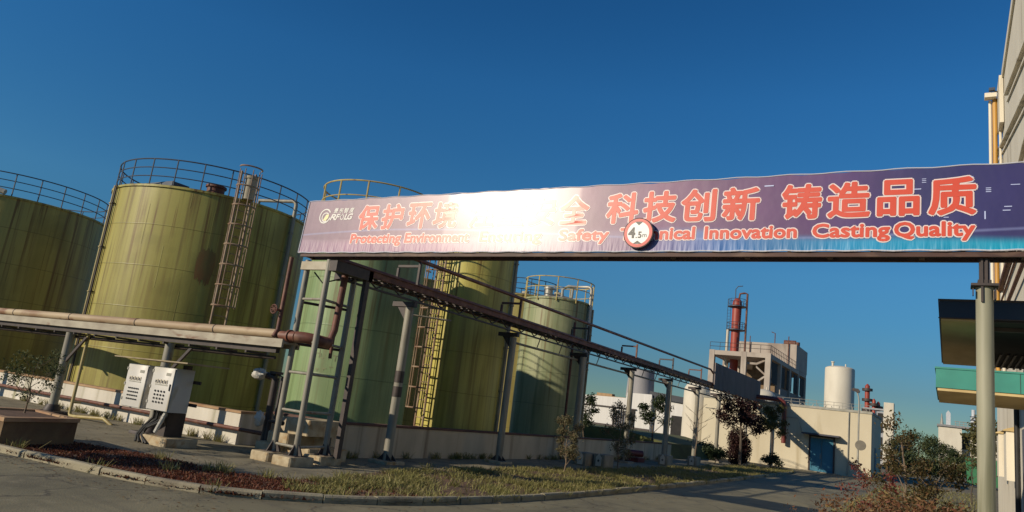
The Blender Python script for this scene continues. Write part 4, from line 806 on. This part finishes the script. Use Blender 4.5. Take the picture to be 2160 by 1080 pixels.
# ------------------------------------------------------------------ beige building at the end of the road
beige = mat('cream_render', (.62, .55, .40), (.54, .47, .33), rough=.9, scale=(.4, .4, .25), stain=(.40, .33, .20), sscale=(1.3, .3, .16), slo=.58, shi=.8, bump=.2, bscale=8)
t = thing('plant_building', 'low cream building with a blue double door at the end of the road', 'building', (-11, 62, 0))
obj('wall', MB().box(-17.5, -4.85, 61, 70, 0, 4.72), beige, t); obj('parapet', MB().box(-17.55, -4.8, 60.95, 70.05, 4.723, 4.90), mat('parapet_grey', (.40, .38, .32), (.28, .27, .22), rough=.9), t)
d = obj('door', MB().box(-9.03, -8.24, 60.93, 60.995, .05, 2.5).box(-8.21, -7.42, 60.93, 60.995, .05, 2.5), mat('blue_door_paint', (.035, .19, .28), (.025, .14, .21), rough=.5, scale=(2, 2, .5)), t)
obj('door_frame', MB().box(-9.15, -9.033, 60.9, 60.997, 0, 2.6).box(-7.417, -7.3, 60.9, 60.997, 0, 2.6).box(-9.15, -7.3, 60.9, 60.997, 2.603, 2.7), darksteel, d)
m = MB()
for x0 in (-9.03, -8.21):
    for z0 in (.25, 1.0, 1.75): m.box(x0 + .08, x0 + .71, 60.915, 60.928, z0, z0 + .60)
objs('door_panel', m, MATS['blue_door_paint'], d); obj('handle', MB().tube([(-8.30, 60.89, 1.0), (-8.30, 60.86, 1.05), (-8.30, 60.86, 1.35), (-8.30, 60.89, 1.4)], .02, 6), galv, d)
m = MB(); m.tube([(-6.4, 60.93, 4.7), (-6.4, 60.93, .1)], .045, 8); m.tube([(-17.3, 60.95, 3.9), (-10.0, 60.95, 3.85), (-9.7, 60.95, 2.9)], .025, 6); objs('wall_pipe', m, galv, t); obj('wall_vent', MB().box(-13.6, -13.0, 60.94, 60.995, 3.3, 3.75), darksteel, t)
obj('door_canopy', MB().box(-9.6, -6.95, 60.1, 60.997, 2.72, 2.84), mat('canopy_dark', (.07, .07, .09)), t)
obj('step', MB().bbox(-9.6, -6.9, 60.0, 60.9, 0, .05, .02), concrete, t)
rl = MB(); x = -17.4
while x < -4.9: rl.tube([(x, 61.05, 4.9), (x, 61.05, 5.35)], .018, 6); x += .62
for z in (5.12, 5.35): rl.tube([(-17.4, 61.05, z), (-4.95, 61.05, z)], .016, 6)
for k in range(26):
    x = -17.2 + k * .48; rl.tube([(x, 61.1, 4.9), (x + .18 * math.sin(k * 3), 61.1, 4.98 + .12 * abs(math.sin(k * 1.7)))], .03, 6)
obj('roof_railing', rl, galv, t)
obj('side_door', MB().box(-4.845, -4.80, 64.0, 65.1, .05, 2.3), mat('pale_blue_door', (.16, .24, .30)), t)
# lamp post
t = thing('lamp_post', 'slim grey lamp post with a round drum on it, before the cream building corner', 'street lamp', (-5.6, 59.6, 0))
m = MB(); m.tube([(-5.6, 59.6, 0), (-5.6, 59.6, 5.5), (-5.66, 59.6, 5.9), (-5.76, 59.6, 6.2)], [.075, .055, .05, .045], 10); obj('pole', m, galv, t)
m = MB(); m.prism([(-6.1, 6.28), (-5.62, 6.10), (-5.55, 6.24), (-5.66, 6.42), (-6.04, 6.44)], 1, 59.45, 59.75); obj('lamp_head', m, darksteel, t)
m = MB(); m.tube([(-5.42, 59.35, 2.35), (-5.42, 59.55, 2.35)], .36, 20); obj('cable_reel', m, mat('reel_grey', (.20, .18, .14)), t)
# white round tank behind it
def whitetank(name, label, cx, cy, r, z0, z1, dome=.35, cat='tank'):
    t = thing(name, label, cat, (cx, cy, z0)); m = MB(); m.lathe(cx, cy, [(r, z0), (r, z1), (r * .97, z1 + dome * .35), (r * .8, z1 + dome * .7), (r * .45, z1 + dome * .95), (.05, z1 + dome)], 48); obj('shell', m, white, t)
    m = MB(); m.lathe(cx - r * .45, cy - r * .3, [(.10, z1 + dome * .5), (.10, z1 + dome + .28), (.16, z1 + dome + .28), (.16, z1 + dome + .36)], 10); m.lathe(cx + r * .4, cy - r * .2, [(.06, z1 + dome * .5), (.06, z1 + dome + .2)], 8); objs('nozzle', m, white, t); return t
whitetank('white_tank', 'white upright round tank rising behind the cream building', -8.55, 73.2, 1.27, 0, 9.05, .30)
whitetank('domed_tank', 'low white domed tank left of the cream building roof tank', -15.4, 73, 1.35, 0, 5.7, .9)
whitetank('domed_tank', 'tall white domed tank at the left end of the cream building', -19.6, 66, 1.15, 0, 5.3, .95)
whitetank('domed_tank', 'slim pale domed tank behind the pipe bridge, next to the tall white one', -19.0, 72, 1.0, 0, 6.0, .6)
# ------------------------------------------------------------------ open concrete plant with column
conc2 = mat('pinkish_concrete', (.46, .40, .33), (.36, .30, .25), rough=.9, scale=(.3, .3, .3), stain=(.27, .22, .18), sscale=(.6, .6, .15), slo=.55)
t = thing('open_plant', 'open concrete frame building with stairs and a roof block behind the bridge', 'building', (-21.8, 100, 0))
fr = MB(); X0, X1 = -25.5, -18.15; Y0, Y1 = 90, 116
for z in (7.05, 11.4): fr.box(X0, X1, Y0 + .003, Y1, z, z + .55)
obj('floor_slab', fr, conc2, t)
for x in (X0, -21.6, X1 - .6):
    for y in (Y0, 96.5, 103, 109.5, Y1 - .6): obj('column', MB().box(x - .01, x + .62, y - .03, y + .6, 0, 11.99 if y == Y0 else 11.4), conc2, t)
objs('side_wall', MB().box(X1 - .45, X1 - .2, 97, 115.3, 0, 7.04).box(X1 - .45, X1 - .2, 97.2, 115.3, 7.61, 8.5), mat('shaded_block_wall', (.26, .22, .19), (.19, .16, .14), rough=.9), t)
objs('core_wall', MB().box(-21.5, X1 - .5, 95.8, 96.2, 7.61, 11.39).box(-25.3, -21, 107.8, 108.1, 0, 11.39).box(-21.4, X1 - .4, Y0 + 1, 96, 0, 7.0), mat('brown_core_wall', (.22, .15, .085), (.15, .10, .06), rough=.9), t)
obj('roof_block', MB().box(-26.3, X1 + .02, 107, 116.3, 11.96, 15.35), conc2, t)
s_ = MB(); s_.prism([(-21.0, 10.55), (-19.8, 10.55), (-18.7, 11.15), (-18.7, 11.35), (-19.85, 10.8), (-21.0, 10.8)], 1, 90.5, 91.2); s_.prism([(-18.75, 9.05), (-20.4, 7.75), (-21.0, 7.75), (-21.0, 7.99), (-20.45, 7.99), (-18.75, 9.3)], 1, 90.05, 90.49); s_.prism([(-19.9, 10.2), (-18.7, 9.2), (-18.7, 9.45), (-19.9, 10.45)], 1, 90.5, 91.1)
objs('stairs', s_, conc2, t)
win = MB()
for k in range(5): win.box(X1 - .199, X1 - .15, 91 + k * 5 + .8, 91 + k * 5 + 4.2, 8.6, 11.2)
objs('window', win, hole, t)
rl = MB()
for (xa, ya, xb, yb) in ((X0, Y0 + .1, X1, Y0 + .1), (X1 - .05, Y0 + .1, X1 - .05, 107)):
    L_ = math.dist((xa, ya), (xb, yb)); n = int(L_ / 1.1)
    for k in range(n + 1): f = k / n; rl.tube([(xa + (xb - xa) * f, ya + (yb - ya) * f, 11.95), (xa + (xb - xa) * f, ya + (yb - ya) * f, 12.95)], .03, 5)
    for z in (12.45, 12.95): rl.tube([(xa, ya, z), (xb, yb, z)], .03, 5)
obj('roof_railing', rl, darksteel, t)
rc = MB(); rc.tube([(-16.9 - 1.5, 109, 15.35), (-16.9 - 1.5, 109, 15.9)], .35, 10); rc.tube([(-20.2, 109, 15.7), (-18.6, 109, 15.7)], .45, 12); rc.tube([(-21.3, 108, 15.35), (-21.3, 108, 16.9), (-21.8, 108, 17.1)], .07, 6); rc.tube([(-19.2, 106.8, 11.95), (-19.2, 106.8, 16.4)], .07, 6); rc.tube([(-24.5, 106.8, 11.95), (-24.5, 106.8, 16.2)], .06, 6); objs('roof_fittings', rc, rust, t)
red = mat('oxide_red_column', (.34, .055, .030), (.25, .04, .025), rough=.5, scale=(2, 2, .6))
t = thing('process_column', 'tall red process column with ring platforms standing on the open plant', 'tower', (-23.7, 95, 7))
m = MB(); m.lathe(-23.7, 95, [(.50, 7.6), (.54, 13), (.60, 18.7), (.56, 19.1), (.35, 19.4), (.1, 19.5)], 24); obj('vessel', m, red, t)
for z in (15.2, 18.3):
    m = MB(); m.lathe(-23.7, 95, [(.62, z), (1.15, z), (1.15, z + .1), (.62, z + .1)], 24, cap=False)
    for k in range(12): a = k * math.pi / 6; m.tube([(-23.7 + 1.12 * math.cos(a), 95 + 1.12 * math.sin(a), z), (-23.7 + 1.12 * math.cos(a), 95 + 1.12 * math.sin(a), z + 1.0)], .025, 5)
    m.arc(-23.7, 95, 1.12, z + 1.0, 0, 360, .03, 24); m.arc(-23.7, 95, 1.12, z + .5, 0, 360, .025, 24); obj('platform', m, bluerail, t)
m = MB(); m.tube([(-23.5, 95, 19.4), (-23.4, 95, 20.1), (-22.8, 95, 20.2), (-22.45, 95, 20.1), (-22.4, 95, 12)], .13, 10); obj('downcomer', m, rust, t)
m = MB(); m.tube([(-23.95, 95, 19.3), (-24.0, 95, 20.7), (-23.7, 95, 21.1), (-23.1, 95, 21.15)], .06, 8); obj('vent_pipe', m, bluerail, t)
m = MB()
for s in (-.2, .2): m.tube([(-24.6 + s, 94.6, 12), (-24.6 + s, 94.6, 19.3)], .03, 6)
for k in range(18): m.tube([(-24.8, 94.6, 12.2 + .4 * k), (-24.4, 94.6, 12.2 + .4 * k)], .02, 5)
obj('ladder', m, bluerail, t)
m = MB(); m.tube([(-24.2, 93, 7.6), (-24.2, 93, 15.0)], .16, 8); obj('stand_pipe', m, white, t)
# ------------------------------------------------------------------ white workshop and cooling tower
wsm = mat('white_sheet_cladding', (.64, .62, .58), (.56, .54, .50), rough=.6, scale=(6, .2, .05))
dk_ = mat('dark_eave', (.05, .055, .065))
t = thing('workshop', 'white sheet-clad workshop with open bays seen below the pipe bridge', 'workshop', (-30, 80, 0))
m = MB(); m.prism([(-44, 0), (-28.9, 0), (-28.9, 5.25), (-31.9, 5.2), (-32.0, 4.55), (-44, 4.3)], 1, 80, 92); obj('main_wall', m, wsm, t)
m = MB(); m.prism([(-28.897, 0), (-20.5, 0), (-20.5, 4.3), (-28.897, 4.9)], 1, 80.6, 92); obj('lean_to', m, wsm, t)
m = MB(); m.prism([(-29.3, 4.95), (-20.3, 4.33), (-20.3, 4.95), (-29.3, 5.65)], 1, 80.3, 92.3); obj('roof', m, dk_, t)
m = MB()
for x0, x1, z1 in ((-31.4, -30.75, 3.3), (-26.6, -25.4, 3.2), (-24.4, -23.8, 2.2)): m.box(x0, x1, 79.9 if x0 < -29 else 80.5, 79.96 if x0 < -29 else 80.57, 0, z1)
objs('opening', m, hole, t)
m = MB()
for x in (-33.4, -33.1, -32.8, -32.5, -32.2, -31.9): m.box(x, x + .12, 79.85, 79.97, 0, 3.1)
m.box(-44, -30.6, 79.8, 79.97, 3.3, 3.42); m.box(-40.2, -40.0, 79.8, 79.97, 0, 3.3); m.box(-44, -28.9, 79.82, 79.95, 1.15, 1.35); obj('cladding_frame', m, darksteel, t)
t = thing('cooling_tower', 'squat grey tapered cooling tower above the white workshop roof', 'tower', (-30.6, 88, 5))
m = MB(); m.lathe(-33.4, 88, [(1.75, 5.0), (1.62, 8.4), (1.70, 8.5)], 40); obj('shell', m, mat('weathered_grey', (.33, .31, .30), (.24, .23, .23), rough=.8, scale=(.8, .8, .1)), t)
m = MB(); m.lathe(-33.4, 88, [(1.5, 8.4), (1.5, 8.55)], 24); obj('fan_ring', m, dk_, t)
m = MB(); m.box(-40.5, -35.5, 90, 91, 4.2, 4.9); m.box(-40.2, -38.0, 90, 91, 4.9, 5.2); obj('roof_crate', m, mat('timber', (.35, .22, .10), (.25, .15, .07)), loc=(-38, 90, 4.2), label='brown timber stack on the white workshop roof at left', cat='stack')
# grassy bank behind the wall end
bk = MB(); bk.prism([(-34, 0), (-14.9, 0), (-15.4, .9), (-18, 1.35), (-34, 1.4)], 1, 46, 58); obj('hill', bk, mat('grass_bank', (.12, .13, .04), (.08, .085, .03), rough=.95, scale=(1, 1, 1), bump=.8, bscale=6), kind='structure')
def hedge(label, blobs, n, ls, seed, lm, name='hedge', cat='hedge'):
    t = thing(name, label, cat, (blobs[0][0], blobs[0][1], 0)); m = MB()
    for b_ in blobs: m.tube([(b_[0], b_[1], 0), (b_[0] + .1, b_[1], b_[2])], .06, 6)
    obj('trunk' if cat == 'tree' else 'stem', m, bark, t); obj('crown' if cat == 'tree' else 'foliage', leafcloud(blobs, n, ls, seed), lm, t, smooth=False)
hedge('dark hedge at the foot of the cream building left end', [(-15.2, 54.5, .6, 1.6, .7, .65), (-17.5, 54.8, .6, 1.6, .7, .6)], 3000, .09, 71, lv_dark)
# ------------------------------------------------------------------ far right background
t = thing('far_tower_block', 'pale slab tower with dark balconies beyond the cream building', 'building', (-9.3, 150, 0))
obj('slab', MB().box(-10.0, -8.4, 150, 153, 0, 11.1), white, t); obj('frame', MB().box(-13.5, -10.003, 150.5, 153, 9.6, 9.9).box(-11.2, -10.003, 150.6, 153, 0, 9.4), mat('far_grey', (.33, .34, .36), (.27, .28, .30)), t)
m = MB()
for z in (1.0, 3.3, 5.6, 7.6): m.box(-11.0, -10.2, 150.45, 150.59, z, z + 1.5)
objs('window', m, hole, t)
for k, (x, y, z1, rr2, lab) in enumerate(((-13.6, 160, 14.6, .45, 'tallest of the far red process columns above the cream building'), (-12.4, 160, 11.8, .35, 'middle one of the far red process columns'), (-11.7, 161, 11.4, .35, 'lowest of the far red process columns beside the slab tower'))):
    t = thing('far_column', lab, 'tower', (x, y, 0), 'far red process columns'); m = MB(); m.lathe(x, y, [(rr2, 0), (rr2, z1), (.1, z1 + .4)], 14); obj('vessel', m, red, t)
    m = MB(); 
    for z in (z1 - 1.0, z1 - 3.0, z1 - 5): m.lathe(x, y, [(rr2 + .5, z), (rr2 + .5, z + .5)], 14)
    objs('platform', m, darksteel, t)
t = thing('far_house', 'white flat-roofed works building beyond the shrubs right of the road', 'building', (1.0, 150, 0))
obj('wall', MB().box(-1.4, 2.1, 150, 158, 0, 7.9).box(2.103, 9, 152, 158, 0, 7.2), white, t); obj('roof', MB().box(-1.6, 5.4, 149.7, 158, 7.903, 8.25), mat('far_roof', (.25, .25, .25)), t)
objs('window', MB().box(2.2, 3.2, 151.9, 151.98, 4.4, 6.9).box(-.6, .5, 149.95, 149.98, 3.3, 3.9), hole, t)
for k, (x, z1, lab) in enumerate(((.1, 10.9, 'squarish pale vent shaft on the far white works building'), (3.9, 11.4, 'ribbed pale round column on the far white works building'))):
    t = thing('far_vent', lab, 'vent', (x, 153, 8.25)); m = MB()
    if k == 0: m.box(x - .35, x + .35, 152.6, 153.3, 8.25, z1 - .5); m.prism([(x - .35, z1 - .5), (x + .35, z1 - .5), (x, z1)], 1, 152.6, 153.3)
    else: m.lathe(x, 153, [(.45, 8.25), (.45, z1 - 1.2), (.3, z1 - 1.0), (.3, z1)], 12)
    obj('shaft', m, mat('far_pale_steel', (.50, .52, .54), (.42, .44, .46)), t)
    if k: 
        m = MB()
        for z in (8.9, 9.5, 10.1): m.lathe(x, 153, [(.55, z), (.55, z + .15)], 12)
        objs('ring', m, bluerail, t)
m = MB(); 
for x in (1.2, 1.8, 2.4, 3.0): m.tube([(x, 151, 8.25), (x, 151, 9.0)], .05, 5)
m.tube([(1.0, 151, 9.0), (3.3, 151, 9.0)], .06, 5); m.tube([(1.0, 151, 8.6), (3.3, 151, 8.6)], .05, 5); m.lathe(-.9, 152, [(.3, 8.25), (.06, 10.2)], 6); obj('roof_rail', m, galv, loc=(2, 151, 8.25), label='thin pale railing and mast on the far white works building', cat='railing')
t = thing('skip', 'green steel skip standing behind the shrubs near the round post', 'skip', (2.1, 80, 0))
obj('body', MB().prism([(1.55, .25), (4.5, .25), (4.7, 2.6), (1.4, 2.6)], 1, 80, 82), mat('skip_green', (.03, .18, .07), (.025, .13, .055), rough=.6), t); m = MB()
for x in (1.7, 2.4, 3.1, 3.8): m.box(x, x + .1, 79.93, 79.997, .3, 2.5)
objs('rib', m, mat('skip_green', (.03, .18, .07)), t)
m = MB(); 
for x in (-3.8, -3.55, -3.3): m.tube([(x, 72, 0), (x, 72, 2.75), (x + .12, 72, 2.95), (x + .3, 72, 2.9), (x + .36, 72, 2.6)], .04, 6)
obj('vent_pipes', m, galv, loc=(-3.5, 72, 0), label='pale bent vent pipes among the shrubs right of the cream building', cat='pipe')
hedge('long clipped green hedge right of the cream building', [(-4.2 + .9 * i, 78 + i, 1.3, .9, .8, 1.25) for i in range(7)], 6000, .12, 81, lv_mid)
for k, (x, y, h, n, lm, lab) in enumerate(((-6.0, 125, 4.4, 2600, lv_mid, 'rounded far tree below the slab tower'), (-3.6, 120, 5.2, 2600, lv_mid, 'pale green far tree left of the white works building'), (2.6, 62, 5.0, 3400, lv_olv, 'olive tree in front of the far works building beside the round post'), (-1.6, 130, 5.0, 2600, lv_mid, 'far tree just left of the white works building wall'), (1.0, 118, 3.4, 2200, lv_dark, 'low dark far tree below the white works building'), (-11.5, 128, 4.2, 2200, lv_olv, 'far tree behind the cream building corner'))):
    plant('far_tree', lab, 'tree', (x, y, 0), h * .85, h * .32, .1, 8, 90 + k, lm, n, .14, h * .2, 'trees beyond the cream building', start=.25)
plant('young_tree', 'young slim tree in front of the green skip', 'tree', (1.05, 45, 0), 2.6, .5, .04, 7, 97, lv_olv, 700, .06, .3, start=.45)
plant('young_tree', 'slim pale-stemmed tree left of the crimson shrub', 'tree', (-2.35, 40, 0), 2.4, .4, .06, 6, 98, lv_olv, 350, .06, .25, start=.5, tm=twig)

# ------------------------------------------------------------------ building on the right
crm = mat('cream_wall', (.74, .68, .55), (.64, .58, .46), rough=.85, scale=(.5, .5, .2), stain=(.42, .37, .28), sscale=(.8, .8, .15), slo=.58, bump=.15, bscale=10)
XW = 1.62
t = thing('factory_building', 'tall cream factory wall with a navy and a teal awning and ochre drainpipe', 'building', (XW, 22, 0))
obj('wall', MB().box(XW, 14, 13.3, 28.2, 0, 14.8), crm, t); obj('parapet', MB().box(XW - .06, 14, 13.25, 28.25, 14.803, 15.1), crm, t)
obj('rear_wing', MB().box(XW + .02, 14, 28.203, 34, 0, 12.6), crm, t)
for (y0, z0, y1, z1) in ((25.3, 13.4, 14.0, 10.5), (31.4, 13.5, 14.0, 9.35), (20.9, 9.5, 14.0, 9.5)):
    a = Vector((1.5, y0, z0)); b = Vector((1.5, y1, z1)); m = MB()
    for dz, xa, xb in ((0, 1.50, XW - .003), (-.22, 1.57, XW - .003)):
        m.add([(xa, y0, z0 + dz - .035), (xb, y0, z0 + dz - .035), (xb, y0, z0 + dz + .035), (xa, y0, z0 + dz + .035), (xa, y1, z1 + dz - .035), (xb, y1, z1 + dz - .035), (xb, y1, z1 + dz + .035), (xa, y1, z1 + dz + .035)], [(0, 1, 2, 3), (7, 6, 5, 4), (0, 4, 5, 1), (1, 5, 6, 2), (2, 6, 7, 3), (3, 7, 4, 0)])
    obj('sloping_ledge', m, crm, t)
m = MB(); m.lathe(1.40, 28.0, [(.075, 4.9), (.075, 14.5)], 12); obj('yellow_drainpipe', m, mat('ochre_pipe', (.50, .27, .045), (.40, .20, .035), rough=.5, scale=(3, 3, .5)), t)
m = MB(); m.lathe(1.27, 28.05, [(.05, 4.9), (.05, 14.45)], 12); m.lathe(1.54, 27.8, [(.04, 4.9), (.04, 14.45)], 12); m.box(1.1, 1.45, 27.7, 28.0, 14.46, 14.62); m.box(1.48, 1.60, 27.0, 28.1, 13.2, 14.9); obj('cable_duct', m, crm, t)
m = MB(); m.box(1.22, 1.40, 27.6, 27.75, 14.66, 14.76); m.tube([(1.3, 27.7, 14.7), (1.6, 27.8, 14.6)], .025, 6); obj('floodlight', m, bluerail, t)
m = MB(); m.tube([(1.48, 28.1, 7.7), (1.48, 14, 7.7)], .09, 10); m.tube([(1.5, 28, 6.75), (1.5, 14, 6.65)], .05, 8); m.tube([(1.5, 28, 7.3), (1.5, 14, 7.25)], .03, 8); m.tube([(.95, 21, 5.35), (1.6, 21, 5.35)], .03, 6); m.box(1.40, 1.44, 20.9, 21.0, 5.2, 5.5); obj('brace_pipe', m, rust, t)
# awnings: box fascia toward the road, boarded soffit, near-black underside near the wall with its shade painted in
navy = mat('navy_fascia', (.010, .022, .055), (.008, .018, .042), rough=.45, scale=(1, 1, 1)); soff = mat('tan_soffit', (.58, .44, .21), (.48, .35, .16), rough=.8, scale=(3, 1, 1))
teal = mat('teal_fascia', (.045, .27, .21), (.035, .21, .17), rough=.5, scale=(2, 2, 2), stain=(.45, .52, .50), sscale=(4, 4, 4), slo=.74, shi=.78)
aw = obj('upper_awning', MB().box(-.13, XW - .003, 14.5, 21.4, 4.43, 4.755), navy, t)
obj('soffit', MB().box(-.10, .60, 14.53, 21.37, 4.395, 4.427), soff, aw)
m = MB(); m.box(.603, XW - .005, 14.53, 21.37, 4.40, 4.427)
obj('shade_soffit', m, hole, aw); m = MB()
for k in range(7): m.box(.70 + k * .13, .74 + k * .13, 18.6, 21.3, 4.36, 4.397)
m.box(.62, XW - .01, 15.1, 15.2, 4.33, 4.397); objs('soffit_batten', m, darksteel, aw)
m = MB(); m.box(-.145, XW - .003, 14.485, 14.497, 4.735, 4.77); m.box(-.145, -.133, 14.5, 21.4, 4.735, 4.77); m.box(-.14, XW - .003, 14.488, 14.497, 4.425, 4.445); objs('edge_trim', m, darksteel, aw)
aw = obj('lower_awning', MB().box(-.175, XW - .003, 14.5, 17.6, 3.22, 3.56), teal, t); obj('soffit', MB().box(-.15, XW - .01, 14.52, 17.58, 3.17, 3.217), soff, aw)
m = MB(); m.box(-.19, XW - .003, 14.486, 14.497, 3.545, 3.575); m.box(-.19, -.178, 14.5, 17.6, 3.545, 3.575); objs('edge_trim', m, teal, aw)
m = MB()
for x in (.42, 1.02): m.box(x, x + .006, 14.493, 14.499, 3.225, 3.54)
objs('sheet_joint', m, darksteel, aw)
for (y0, y1, z0, z1) in ((24.2, 25.2, 1.7, 3.0), (27.8, 28.6, 1.75, 3.05)):
    m = MB(); m.box(XW - .26, XW - .003, y0, y1, z0, z1); b_ = obj('window_box', m, crm, t); obj('hood', MB().prism([(XW - .34, z1 + .005), (XW - .003, z1 + .005), (XW - .003, z1 + .16), (XW - .30, z1 + .05)], 1, y0 - .05, y1 + .05), soff, b_)
m = MB(); m.lathe(XW - .07, 23.4, [(.06, 0), (.06, 3.6)], 10); obj('black_downpipe', m, black, t)
m = MB(); m.box(XW - .03, XW - .004, 19.0, 22.4, 0, 3.0); obj('gate', m, mat('slate_gate', (.12, .13, .16), (.08, .09, .11)), t)
